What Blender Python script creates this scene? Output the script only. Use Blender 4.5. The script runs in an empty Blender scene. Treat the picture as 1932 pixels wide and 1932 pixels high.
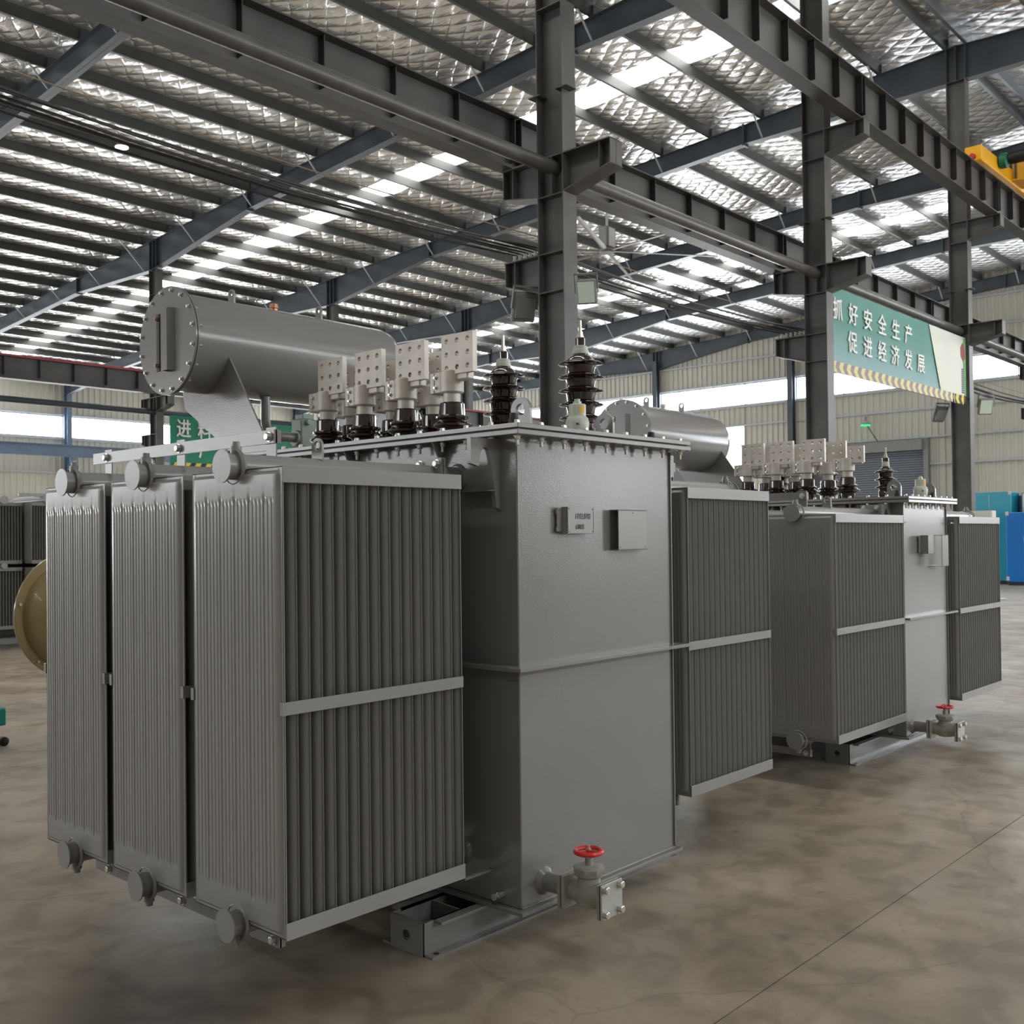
import bpy, math, random
from mathutils import Vector, Matrix
R = math.radians
random.seed(7)
sc = bpy.context.scene
col = sc.collection

# ------------------------------------------------------------ camera, world, exposure
SKY_E, WIN_E, EXPO = 6.5, 12.0, 0.48
sc.view_settings.view_transform = 'Standard'
sc.view_settings.look = 'None'
sc.view_settings.gamma = 1
sc.view_settings.exposure = EXPO
sc.view_settings.use_curve_mapping = False
sc.cycles.use_denoising = True
sc.cycles.max_bounces = 7
sc.cycles.diffuse_bounces = 5
sc.cycles.glossy_bounces = 4
sc.cycles.sample_clamp_indirect = 6.0
sc.cycles.use_light_tree = True

def make_camera():
    yaw, pitch, roll = R(42.256), R(.6705), R(.6572)
    cy, sy = math.cos(yaw), math.sin(yaw)
    F = Vector((cy*math.cos(pitch), sy*math.cos(pitch), math.sin(pitch)))
    r = Vector((sy, -cy, 0)); d = F.cross(r)
    r2 = math.cos(roll)*r + math.sin(roll)*d
    d2 = -math.sin(roll)*r + math.cos(roll)*d
    cam = bpy.data.cameras.new('camera')
    o = bpy.data.objects.new('camera', cam); col.objects.link(o)
    m = Matrix((r2, -d2, -F)).transposed().to_4x4()
    m.translation = Vector((0, 0, 1.65))
    o.matrix_world = m
    cam.sensor_width = 36; cam.sensor_fit = 'HORIZONTAL'
    cam.lens = 1946.4/1932*36
    cam.shift_y = 27.5/1932
    cam.clip_start = .05; cam.clip_end = 300
    cam.dof.use_dof = True; cam.dof.focus_distance = 4.6; cam.dof.aperture_fstop = 8.0
    sc.camera = o
make_camera()
w = bpy.data.worlds.new('sky'); sc.world = w; w.use_nodes = True
w.node_tree.nodes['Background'].inputs[0].default_value = (.72, .84, 1, 1)
w.node_tree.nodes['Background'].inputs[1].default_value = 1.0

# ------------------------------------------------------------ materials
def mat(name, c, rough=.5, metal=0., spec=.5, coat=0., var=0., vs=3., bump=0., bs=80., emit=None, es=0., c2=None, stretch=None):
    m = bpy.data.materials.new(name); m.use_nodes = True
    nt = m.node_tree; N = nt.nodes; L = nt.links; b = N['Principled BSDF']
    b.inputs['Base Color'].default_value = (*c, 1); b.inputs['Roughness'].default_value = rough
    b.inputs['Metallic'].default_value = metal; b.inputs['Specular IOR Level'].default_value = spec
    b.inputs['Coat Weight'].default_value = coat; b.inputs['Coat Roughness'].default_value = .08
    if emit: b.inputs['Emission Color'].default_value = (*emit, 1); b.inputs['Emission Strength'].default_value = es
    if var or bump:
        tc = N.new('ShaderNodeTexCoord'); src = tc.outputs['Object']
        if stretch:
            mp = N.new('ShaderNodeMapping'); mp.inputs['Scale'].default_value = stretch
            L.new(src, mp.inputs[0]); src = mp.outputs[0]
    if var:
        n = N.new('ShaderNodeTexNoise'); n.inputs['Scale'].default_value = vs; n.inputs['Detail'].default_value = 6
        L.new(src, n.inputs['Vector'])
        rp = N.new('ShaderNodeValToRGB'); rp.color_ramp.elements[0].position = .3; rp.color_ramp.elements[1].position = .7
        a = c2 or tuple(x*(1-var) for x in c)
        rp.color_ramp.elements[0].color = (*a, 1); rp.color_ramp.elements[1].color = (*[min(1, x*(1+var*.6)) for x in c], 1)
        L.new(n.outputs[0], rp.inputs[0]); L.new(rp.outputs[0], b.inputs['Base Color'])
    if bump:
        n = N.new('ShaderNodeTexNoise'); n.inputs['Scale'].default_value = bs; n.inputs['Detail'].default_value = 2
        L.new(src, n.inputs['Vector'])
        bp = N.new('ShaderNodeBump'); bp.inputs['Strength'].default_value = bump; bp.inputs['Distance'].default_value = .01
        L.new(n.outputs[0], bp.inputs['Height']); L.new(bp.outputs[0], b.inputs['Normal'])
    return m
GREY = mat('tank_grey_paint', (.205, .200, .194), .21, spec=.6, bump=.045, bs=130, var=.05, vs=1.5)
GREYR = mat('radiator_grey_paint', (.245, .240, .233), .26, spec=.6, var=.05, vs=2, bump=.03, bs=60)
GREYD = mat('frame_grey_paint', (.2, .2, .19), .4, var=.1, vs=5)
GREYV = mat('valve_grey_paint', (.30, .30, .26), .35, bump=.08, bs=90)
GREEN_G = mat('relay_green_grey', (.27, .33, .29), .4, var=.08)
ZINC = mat('zinc_plated', (.62, .61, .56), .32, metal=.85, var=.15, vs=30)
ZPLATE = mat('zinc_plate', (.50, .51, .49), .4, metal=.5, var=.15, vs=8)
TIN = mat('tinned_terminal', (.60, .55, .50), .45, metal=.25, var=.12, vs=14, bump=.05, bs=200)
COPPER = mat('copper', (.50, .25, .15), .4, metal=.9)
PORC = mat('brown_porcelain', (.020, .0055, .0042), .1, spec=.6, coat=1., var=.3, vs=4)
PORCE = mat('porcelain_edge', (.07, .02, .015), .12, spec=.6, coat=1.)
PALEG = mat('pale_green_plastic', (.50, .53, .44), .35)
YELLOW = mat('yellow_label', (.8, .45, .03), .5)
RUBBER = mat('black_rubber', (.012, .012, .012), .5)
DARKG = mat('sight_glass', (.01, .01, .01), .1, coat=1)
RED = mat('red_wheel', (.62, .02, .02), .3, coat=.5)
REDP = mat('red_rail', (.5, .02, .03), .5)
GOLD = mat('gold_paint', (.30, .225, .10), .28, coat=.4, var=.08)
STEEL = mat('column_steel', (.095, .092, .088), .45, var=.28, vs=2.5, bump=.05, bs=60)
DSTEEL = mat('stiffener_steel', (.035, .033, .031), .5, var=.2)
STEELR = mat('runway_steel', (.075, .07, .066), .45, var=.3, vs=1.8, bump=.04, bs=50)
RUSTP = mat('strut_pipe', (.10, .095, .088), .38, var=.25, vs=4)
RAFT = mat('rafter_blue_grey', (.06, .072, .088), .45, var=.2, vs=1.5)
PURL = mat('purlin_steel', (.075, .078, .075), .5, metal=.2, var=.25, vs=1.2)
GALV = mat('galvanised_purlin', (.2, .23, .26), .4, metal=.5, var=.2, vs=2)
BRACE = mat('light_brace', (.42, .46, .5), .5)
WALL = mat('wall_cladding', (.52, .50, .44), .55, var=.05, vs=.6)
WALLB = mat('wall_trim', (.40, .43, .46), .5)
BLUEB = mat('blue_steel', (.12, .17, .25), .5, var=.15)
DOORM = mat('roller_shutter', (.16, .18, .21), .45, metal=.2)
DARKT = mat('dark_radiator', (.17, .165, .15), .45, var=.1)
WHITE = mat('white_print', (.85, .85, .82), .6)
BLACKC = mat('black_cable', (.01, .01, .01), .45)
BEIGEC = mat('beige_cable', (.25, .2, .14), .5)
ALU = mat('aluminium', (.26, .25, .24), .5, metal=.2)
YCR = mat('crane_yellow', (.85, .42, .015), .4, var=.1)
MOTG = mat('motor_green', (.01, .16, .09), .4)
TEALF = mat('teal_film', (.0, .30, .42), .4, spec=.3, coat=.15, bump=.25, bs=2.6)
BLUEF = mat('blue_film', (.0, .16, .55), .4, spec=.3, coat=.15, bump=.3, bs=2.2)
DARKF = mat('dark_film', (.06, .1, .14), .15, coat=1)
CABG = mat('cabinet_grey', (.62, .60, .57), .5)
PINKM = mat('rail_pink', (.55, .36, .28), .6)
STRIPE_Y = mat('stripe_yellow', (.82, .62, .08), .6)
STRIPE_P = mat('stripe_mauve', (.30, .25, .25), .6)
STRIPE_K = mat('stripe_black', (.03, .03, .03), .6)
PALEY = mat('stripe_faded_yellow', (.74, .66, .32), .6)
TEALC = mat('cart_teal', (.02, .3, .25), .5)
INK = mat('marker_ink', (.03, .03, .035), .6)
LED = mat('lamp_glass', (.7, .8, .7), .3)
GLED = mat('green_lamp', (.02, .4, .15), .4, emit=(.05, .9, .3), es=.6)
HLAMP = mat('lit_lamp', (1, 1, 1), .4, emit=(1, .98, .94), es=14)

def emissive(name, c, s):
    m = bpy.data.materials.new(name); m.use_nodes = True
    b = m.node_tree.nodes['Principled BSDF']
    b.inputs['Base Color'].default_value = (.7, .7, .7, 1); b.inputs['Roughness'].default_value = .6
    b.inputs['Emission Color'].default_value = (*c, 1); b.inputs['Emission Strength'].default_value = s
    return m
SKYL = emissive('skylight_panel', (1, .985, .94), SKY_E)
WINM = emissive('daylit_glass', (.93, .98, 1), WIN_E)
WINF = emissive('fill_light_glass', (.95, .98, 1), WIN_E*.42)  # weaker glow for the added front wall windows
WIND = emissive('hazy_daylit_glass', (.93, .95, 1), WIN_E*.75)

def foil_material():
    m = bpy.data.materials.new('quilted_foil'); m.use_nodes = True
    nt = m.node_tree; N = nt.nodes; L = nt.links; b = N['Principled BSDF']
    b.inputs['Metallic'].default_value = .8; b.inputs['Roughness'].default_value = .24
    tc = N.new('ShaderNodeTexCoord'); sp = N.new('ShaderNodeSeparateXYZ')
    wn = N.new('ShaderNodeTexNoise'); wn.inputs['Scale'].default_value = 1.1; wn.inputs['Detail'].default_value = 3
    L.new(tc.outputs['Object'], wn.inputs['Vector'])
    mx = N.new('ShaderNodeMixRGB'); mx.blend_type = 'ADD'; mx.inputs[0].default_value = .16
    L.new(tc.outputs['Object'], mx.inputs[1]); L.new(wn.outputs['Color'], mx.inputs[2])
    L.new(mx.outputs[0], sp.inputs[0])
    def M(op, a, bb=None):
        n = N.new('ShaderNodeMath'); n.operation = op
        for i, v in enumerate((a, bb)):
            if v is None: continue
            if isinstance(v, (int, float)): n.inputs[i].default_value = v
            else: L.new(v, n.inputs[i])
        return n.outputs[0]
    k = math.pi/.44
    x, y = sp.outputs[0], M('MULTIPLY', sp.outputs[1], .75)
    u = M('ABSOLUTE', M('SINE', M('MULTIPLY', M('ADD', x, y), k)))
    v = M('ABSOLUTE', M('SINE', M('MULTIPLY', M('SUBTRACT', x, y), k)))
    q = M('POWER', M('MULTIPLY', u, v), .5)
    n2 = N.new('ShaderNodeTexNoise'); n2.inputs['Scale'].default_value = 3.2; n2.inputs['Detail'].default_value = 5; n2.inputs['Distortion'].default_value = .8
    mp = N.new('ShaderNodeMapping'); mp.inputs['Scale'].default_value = (2.2, .8, 1)
    L.new(tc.outputs['Object'], mp.inputs[0]); L.new(mp.outputs[0], n2.inputs['Vector'])
    h = M('ADD', M('MULTIPLY', q, .034), M('MULTIPLY', n2.outputs[0], .038))
    bp = N.new('ShaderNodeBump'); bp.inputs['Strength'].default_value = 1; bp.inputs['Distance'].default_value = 1.0
    L.new(h, bp.inputs['Height']); L.new(bp.outputs[0], b.inputs['Normal'])
    rp = N.new('ShaderNodeValToRGB'); rp.color_ramp.elements[0].position = .02; rp.color_ramp.elements[1].position = .3
    rp.color_ramp.elements[0].color = (.6, .6, .6, 1); rp.color_ramp.elements[1].color = (.93, .93, .93, 1)
    L.new(q, rp.inputs[0]); L.new(rp.outputs[0], b.inputs['Base Color'])
    return m
FOIL = foil_material()

def floor_material():
    m = bpy.data.materials.new('stained_concrete'); m.use_nodes = True
    nt = m.node_tree; N = nt.nodes; L = nt.links; b = N['Principled BSDF']
    tc = N.new('ShaderNodeTexCoord')
    def noise(s, d, dist=0.):
        n = N.new('ShaderNodeTexNoise'); n.inputs['Scale'].default_value = s; n.inputs['Detail'].default_value = d
        n.inputs['Distortion'].default_value = dist; L.new(tc.outputs['Object'], n.inputs['Vector']); return n.outputs[0]
    def ramp(src, p0, c0, p1, c1):
        r = N.new('ShaderNodeValToRGB'); r.color_ramp.elements[0].position = p0; r.color_ramp.elements[1].position = p1
        r.color_ramp.elements[0].color = (*c0, 1); r.color_ramp.elements[1].color = (*c1, 1); L.new(src, r.inputs[0]); return r.outputs[0]
    base = ramp(noise(1.1, 10, .2), .3, (.30, .25, .19), .7, (.45, .385, .305))
    stain = ramp(noise(4.5, 9, .5), .38, (.66, .64, .62), .56, (1, 1, 1))
    mm = N.new('ShaderNodeMixRGB'); mm.blend_type = 'MULTIPLY'; mm.inputs[0].default_value = .8
    L.new(base, mm.inputs[1]); L.new(stain, mm.inputs[2])
    sp = ramp(noise(13, 5, .4), .62, (1, 1, 1), .80, (.55, .53, .5))
    m2 = N.new('ShaderNodeMixRGB'); m2.blend_type = 'MULTIPLY'; m2.inputs[0].default_value = .7
    L.new(mm.outputs[0], m2.inputs[1]); L.new(sp, m2.inputs[2])
    big = ramp(noise(.5, 9, .3), .36, (.62, .60, .58), .54, (1, 1, 1))
    m2b = N.new('ShaderNodeMixRGB'); m2b.blend_type = 'MULTIPLY'; m2b.inputs[0].default_value = .8
    L.new(m2.outputs[0], m2b.inputs[1]); L.new(big, m2b.inputs[2]); m2 = m2b
    # darker patch in the floor colour in front of the left radiator
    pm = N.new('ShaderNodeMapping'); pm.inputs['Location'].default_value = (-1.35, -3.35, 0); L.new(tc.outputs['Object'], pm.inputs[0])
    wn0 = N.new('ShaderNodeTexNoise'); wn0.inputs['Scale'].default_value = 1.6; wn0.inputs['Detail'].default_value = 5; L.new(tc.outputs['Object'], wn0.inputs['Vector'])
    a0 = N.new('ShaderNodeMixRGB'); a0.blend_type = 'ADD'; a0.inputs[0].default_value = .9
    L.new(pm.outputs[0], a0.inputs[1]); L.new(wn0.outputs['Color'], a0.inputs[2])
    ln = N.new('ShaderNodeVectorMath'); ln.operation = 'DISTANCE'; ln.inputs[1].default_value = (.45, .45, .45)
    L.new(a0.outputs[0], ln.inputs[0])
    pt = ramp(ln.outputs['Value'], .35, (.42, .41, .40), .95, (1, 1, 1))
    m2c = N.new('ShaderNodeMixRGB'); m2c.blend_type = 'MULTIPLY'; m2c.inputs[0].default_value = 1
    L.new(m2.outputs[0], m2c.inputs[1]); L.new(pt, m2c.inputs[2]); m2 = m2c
    # thin hairline cracks
    vo = N.new('ShaderNodeTexVoronoi'); vo.feature = 'DISTANCE_TO_EDGE'; vo.inputs['Scale'].default_value = .33
    mp = N.new('ShaderNodeMapping'); wn = N.new('ShaderNodeTexNoise'); wn.inputs['Scale'].default_value = 1.2; wn.inputs['Detail'].default_value = 6
    L.new(tc.outputs['Object'], wn.inputs['Vector'])
    ad = N.new('ShaderNodeMixRGB'); ad.blend_type = 'ADD'; ad.inputs[0].default_value = .5
    L.new(tc.outputs['Object'], ad.inputs[1]); L.new(wn.outputs['Color'], ad.inputs[2]); L.new(ad.outputs[0], vo.inputs['Vector'])
    cr = ramp(vo.outputs['Distance'], .0008, (.6, .6, .6), .0022, (1, 1, 1))
    m3 = N.new('ShaderNodeMixRGB'); m3.blend_type = 'MULTIPLY'; m3.inputs[0].default_value = .5
    L.new(m2.outputs[0], m3.inputs[1]); L.new(cr, m3.inputs[2])
    L.new(m3.outputs[0], b.inputs['Base Color'])
    rr = ramp(noise(1.6, 4), .3, (.30,)*3, .7, (.52,)*3); L.new(rr, b.inputs['Roughness'])
    bp = N.new('ShaderNodeBump'); bp.inputs['Strength'].default_value = .15; bp.inputs['Distance'].default_value = .01
    L.new(noise(9, 5), bp.inputs['Height']); L.new(bp.outputs[0], b.inputs['Normal'])
    b.inputs['Specular IOR Level'].default_value = .5
    return m
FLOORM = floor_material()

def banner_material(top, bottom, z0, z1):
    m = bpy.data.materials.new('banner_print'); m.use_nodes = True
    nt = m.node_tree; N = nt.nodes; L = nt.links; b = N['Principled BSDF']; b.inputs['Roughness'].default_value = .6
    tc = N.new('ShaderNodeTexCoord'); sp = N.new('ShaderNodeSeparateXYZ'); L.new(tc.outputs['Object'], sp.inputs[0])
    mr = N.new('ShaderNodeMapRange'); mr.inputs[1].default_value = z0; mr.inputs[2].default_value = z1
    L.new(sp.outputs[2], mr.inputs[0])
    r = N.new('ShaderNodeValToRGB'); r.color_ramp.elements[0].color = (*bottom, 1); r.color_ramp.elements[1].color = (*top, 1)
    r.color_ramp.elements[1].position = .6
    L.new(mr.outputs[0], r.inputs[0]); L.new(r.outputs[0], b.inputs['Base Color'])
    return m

# ------------------------------------------------------------ mesh builder
class MB:
    def __init__(s): s.v = []; s.f = []
    def add(s, vs, fs):
        n = len(s.v); s.v += [tuple(p) for p in vs]; s.f += [tuple(i+n for i in f) for f in fs]; return s
    def box(s, x0, y0, z0, x1, y1, z1, b=0.):
        if x0 > x1: x0, x1 = x1, x0
        if y0 > y1: y0, y1 = y1, y0
        if z0 > z1: z0, z1 = z1, z0
        b = min(b, (x1-x0)*.45, (y1-y0)*.45, (z1-z0)*.45)
        if b <= 0:
            return s.add([(x, y, z) for z in (z0, z1) for y in (y0, y1) for x in (x0, x1)],
                         [(0, 2, 3, 1), (4, 5, 7, 6), (0, 1, 5, 4), (2, 6, 7, 3), (0, 4, 6, 2), (1, 3, 7, 5)])
        vs = []; idx = {}
        c = ((x0, x1), (y0, y1), (z0, z1))
        for i in (0, 1):
            for j in (0, 1):
                for k in (0, 1):
                    P = [c[0][i], c[1][j], c[2][k]]; S = [1-2*i, 1-2*j, 1-2*k]
                    for a in range(3):
                        q = list(P)
                        for t in range(3):
                            if t != a: q[t] += S[t]*b
                        idx[(i, j, k, a)] = len(vs); vs.append(q)
        fs = []
        for a in range(3):
            o = [t for t in range(3) if t != a]
            for sd in (0, 1):
                loop = []
                for (p, q) in ((0, 0), (1, 0), (1, 1), (0, 1)):
                    key = [0, 0, 0]; key[a] = sd; key[o[0]] = p; key[o[1]] = q
                    loop.append(idx[(*key, a)])
                if (sd == 0) ^ (a == 1): loop.reverse()
                fs.append(loop)
        for a in range(3):
            o = [t for t in range(3) if t != a]
            for p in (0, 1):
                for q in (0, 1):
                    k0 = [0, 0, 0]; k1 = [0, 0, 0]; k0[o[0]] = k1[o[0]] = p; k0[o[1]] = k1[o[1]] = q; k1[a] = 1
                    fs.append([idx[(*k0, o[0])], idx[(*k1, o[0])], idx[(*k1, o[1])], idx[(*k0, o[1])]])
        for i in (0, 1):
            for j in (0, 1):
                for k in (0, 1): fs.append([idx[(i, j, k, a)] for a in range(3)])
        return s.add(vs, fs)
    def prism(s, poly, ax, a0, a1):
        """poly: 2-D points in the two other axes (in x,y,z order), extruded along axis ax"""
        n = len(poly); vs = []
        for a in (a0, a1):
            for (p, q) in poly:
                v = [p, q]; v.insert(ax, a); vs.append(v)
        fs = [tuple(range(n-1, -1, -1)), tuple(range(n, 2*n))]
        fs += [(i, (i+1) % n, n+(i+1) % n, n+i) for i in range(n)]
        return s.add(vs, fs)
    def lathe(s, prof, n, o=(0, 0, 0), ax=(0, 0, 1), cap=True, ph=0.):
        ax = Vector(ax).normalized(); u = ax.orthogonal().normalized()
        if abs(ax.z) > .99: u = Vector((1, 0, 0))
        w_ = ax.cross(u); o = Vector(o); vs = []
        for (r, h) in prof:
            for i in range(n):
                t = 2*math.pi*i/n + ph
                vs.append(o + ax*h + (u*math.cos(t)+w_*math.sin(t))*r)
        fs = [(j*n+i, j*n+(i+1) % n, (j+1)*n+(i+1) % n, (j+1)*n+i) for j in range(len(prof)-1) for i in range(n)]
        if cap:
            fs.append(tuple(range(n-1, -1, -1))); fs.append(tuple((len(prof)-1)*n+i for i in range(n)))
        return s.add(vs, fs)
    def cyl(s, p0, p1, r, n=16, r2=None):
        p0 = Vector(p0); p1 = Vector(p1); d = p1-p0
        return s.lathe([(r, 0), (r if r2 is None else r2, d.length)], n, p0, d)
    def tube(s, pts, r, n=8, closed=False):
        pts = [Vector(p) for p in pts]; m = len(pts); vs = []; up = None
        for i, p in enumerate(pts):
            a = pts[(i-1) % m] if (closed or i > 0) else p; b = pts[(i+1) % m] if (closed or i < m-1) else p
            t = (b-a).normalized()
            if up is None: up = t.orthogonal().normalized()
            up = (up - t*up.dot(t)).normalized(); w_ = t.cross(up)
            for k in range(n):
                q = 2*math.pi*k/n; vs.append(p+(up*math.cos(q)+w_*math.sin(q))*r)
        fs = [(j*n+i, j*n+(i+1) % n, ((j+1) % m)*n+(i+1) % n, ((j+1) % m)*n+i) for j in range(m if closed else m-1) for i in range(n)]
        if not closed: fs += [tuple(range(n-1, -1, -1)), tuple((m-1)*n+i for i in range(n))]
        return s.add(vs, fs)
    def plate_holes(s, nx, ny, W, H, r, T, place, n=16, skip=()):
        """W x H plate, thickness T, nx x ny round holes; place(u,v,t) -> point"""
        cw, ch = W/nx, H/ny
        for i in range(nx):
            for j in range(ny):
                cx, cz = (i+.5)*cw, (j+.5)*ch
                outer = []; inner = []
                for k in range(n):
                    t = 2*math.pi*(k+.5)/n; c_, s_ = math.cos(t), math.sin(t)
                    q = min(cw/2/max(abs(c_), 1e-6), ch/2/max(abs(s_), 1e-6))
                    outer.append((cx+c_*q, cz+s_*q)); inner.append((cx+c_*r, cz+s_*r))
                # snap nearest samples to the cell corners
                for (px, pz) in ((cx-cw/2, cz-ch/2), (cx+cw/2, cz-ch/2), (cx+cw/2, cz+ch/2), (cx-cw/2, cz+ch/2)):
                    k = min(range(n), key=lambda a: (outer[a][0]-px)**2+(outer[a][1]-pz)**2); outer[k] = (px, pz)
                vs = [place(a, b, t) for t in (0, T) for ring in (outer, inner) for (a, b) in ring]
                fs = []
                for k in range(n):
                    k2 = (k+1) % n
                    fs.append((k, k2, n+k2, n+k)); fs.append((2*n+k, 3*n+k, 3*n+k2, 2*n+k2))
                    fs.append((n+k, n+k2, 3*n+k2, 3*n+k))
                s.add(vs, fs)
        P = [(0, 0), (W, 0), (W, H), (0, H)]
        s.add([place(a, b, t) for t in (0, T) for (a, b) in P], [(i, (i+1) % 4, 4+(i+1) % 4, 4+i) for i in range(4)])
        return s
    def ring_lug(s, w_, h, hr, T, place, n=14, hz=None):
        """eye plate: straight sides, half-round top, one hole; base centre at u=0,v=0"""
        R_ = w_/2; zc = h-R_ if hz is None else hz
        outer = [(R_, 0)] + [(R_*math.cos(t), h-R_+R_*math.sin(t)) for t in [math.pi*i/n for i in range(n+1)]] + [(-R_, 0)]
        m = len(outer)
        inner = []
        for (a, b) in outer:
            d = math.hypot(a, b-zc) or 1; inner.append((a/d*hr, zc+(b-zc)/d*hr))
        vs = [place(a, b, t) for t in (0, T) for ring in (outer, inner) for (a, b) in ring]
        fs = []
        for k in range(m):
            k2 = (k+1) % m
            fs += [(k, k2, m+k2, m+k), (2*m+k, 3*m+k, 3*m+k2, 2*m+k2), (m+k, m+k2, 3*m+k2, 3*m+k), (k, 2*m+k, 2*m+k2, k2)]
        return s.add(vs, fs)
    def mesh(s, name, m, ang=35):
        me = bpy.data.meshes.new(name); me.from_pydata(s.v, [], s.f); me.update()
        import bmesh
        bm = bmesh.new(); bm.from_mesh(me); bmesh.ops.recalc_face_normals(bm, faces=bm.faces); bm.to_mesh(me); bm.free()
        me.polygons.foreach_set('use_smooth', [True]*len(me.polygons))
        me.set_sharp_from_angle(angle=R(ang)); me.materials.append(m); return me

WO = {}      # world origin of every object
def link(o, parent=None, at=(0, 0, 0)):
    col.objects.link(o); WO[o.name] = Vector(at)
    if parent is not None:
        o.parent = parent; o.location = Vector(at)-WO[parent.name]
    else: o.location = at
    return o
def ob(name, mb, m=None, parent=None, at=(0, 0, 0), **kw):
    me = mb.mesh(name, m) if isinstance(mb, MB) else mb
    o = link(bpy.data.objects.new(name, me), parent, at)
    for k, v in kw.items(): o[k] = v
    return o
def thing(name, label, cat, at=(0, 0, 0), group=None):
    o = link(bpy.data.objects.new(name, None), None, at); o.empty_display_size = .1
    o['label'] = label; o['category'] = cat
    if group: o['group'] = group
    return o
def tag(o, label, cat, group=None):
    o['label'] = label; o['category'] = cat
    if group: o['group'] = group
    return o
def structure(name, mb, m): return ob(name, mb, m, kind='structure')
def text(name, body, size, parent, at, m, offset=0., rot=(R(90), 0, 0), squeeze=1., align='CENTER', shear=0., ext=.002):
    cu = bpy.data.curves.new(name, 'FONT'); cu.body = body; cu.size = size; cu.extrude = ext
    cu.align_x = align; cu.align_y = 'CENTER'; cu.resolution_u = 3; cu.shear = shear
    t = bpy.data.objects.new(name, cu); col.objects.link(t)
    bpy.context.view_layer.update()
    me = bpy.data.meshes.new_from_object(t.evaluated_get(bpy.context.evaluated_depsgraph_get()))
    bpy.data.objects.remove(t)
    mtx = Matrix.LocRotScale(None, __import__('mathutils').Euler(rot), None) @ Matrix.Diagonal((squeeze, 1, 1, 1))
    me.transform(mtx)
    if offset > 0:      # bold: the same strokes set a hair apart
        vs = [v.co.copy() for v in me.vertices]; fs = [tuple(p.vertices) for p in me.polygons]; b_ = MB()
        for k, (dx, dz) in enumerate(((-offset, 0), (offset, 0), (0, offset*.6), (0, -offset*.6))): b_.add([(v.x+dx, v.y-.0012*k, v.z+dz) for v in vs], fs)
        me = b_.mesh(name, m)
    else:
        me.materials.clear(); me.materials.append(m)
    return ob(name, me, None, parent, at)

# ------------------------------------------------------------ the hall
S, X1 = 6.9, 9.47
FR = [X1+S*k for k in range(-3, 6)]              # frame lines along X, the last one is the end wall
XA, XB, YA, YB = FR[0]-.3, FR[-1]+.15, -14.2, 51.4
RY, RL = 7.82, 29.8
ztop = lambda y: 12.30-.055*abs(y-RY)            # rafter top
zfoil = lambda y: ztop(y)+.24

# floor: concrete slabs with recessed joints
slab_ys = [YA, -4.1, 1.87, 7.9, 14.0, 20.1, 26.2, 32.3, 38.4, 44.5, YB]
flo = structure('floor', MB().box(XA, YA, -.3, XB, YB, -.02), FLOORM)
for a, b_ in zip(slab_ys, slab_ys[1:]):
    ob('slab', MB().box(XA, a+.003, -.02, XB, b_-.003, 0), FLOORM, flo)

# ceiling: sagging quilted foil between purlins; purlins, rafters and skylights hang on it
PS = 1.49
pur_left = [RY+.22+PS*i for i in range(30) if RY+.22+PS*i < YB-.1]
pur_right = [RY-.22-PS*i for i in range(16) if RY-.22-PS*i > YA+.1]
SKX = [(-11.4, -10.5), (4.0, 4.9), (18.95, 19.85), (33.9, 34.8)]  # first two strips repeat the spacing out of view, added for light
def foil():
    mb = MB()
    ys = sorted(pur_left+pur_right+[YA, YB]); g = []
    for a, b_ in zip(ys, ys[1:]):
        for t in (0, .25, .5, .75): g.append((a+(b_-a)*t, -.05*math.sin(math.pi*t)))
    g.append((YB, 0))
    xs = [XA]
    for a, b_ in SKX: xs += [a, b_]
    xs.append(XB)
    for i in range(0, len(xs), 2):
        x0, x1 = xs[i], xs[i+1]
        n = max(1, int((x1-x0)/1.1)); xx = [x0+(x1-x0)*k/n for k in range(n+1)]
        vs = [(x, y, zfoil(y)+dz*(1+.5*math.sin(x*2.1+y))) for (y, dz) in g for x in xx]
        m = n+1
        mb.add(vs, [(j*m+k, j*m+k+1, (j+1)*m+k+1, (j+1)*m+k) for j in range(len(g)-1) for k in range(n)])
    return mb
ceil = structure('ceiling', foil(), FOIL)
wn = 0
for a, b_ in SKX:
    for (y0, y1) in ((RY+.1, YB-1.2), (RY-.1, YA+1.2)):
        wn += 1
        o = structure('window_%d' % wn, MB().add([(a, y0, zfoil(y0)+.03), (b_, y0, zfoil(y0)+.03), (b_, y1, zfoil(y1)+.03), (a, y1, zfoil(y1)+.03)], [(0, 1, 2, 3)]), SKYL)
        ym = (y0+y1)/2
for lst, mm in ((pur_left, PURL), (pur_right, GALV)):
    for y in lst:
        z = ztop(y); sg = 1 if y > RY else -1
        if abs(y-RY) < .3: mmat = GALV
        else: mmat = mm
        ob('purlin', MB().prism([(y-.035, z), (y+.035, z), (y+.035, z+.012), (y-.025, z+.012), (y-.025, z+.22), (y+.035, z+.22), (y+.035, z+.235), (y-.035, z+.235)], 0, XA, XB), mmat, ceil)

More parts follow.
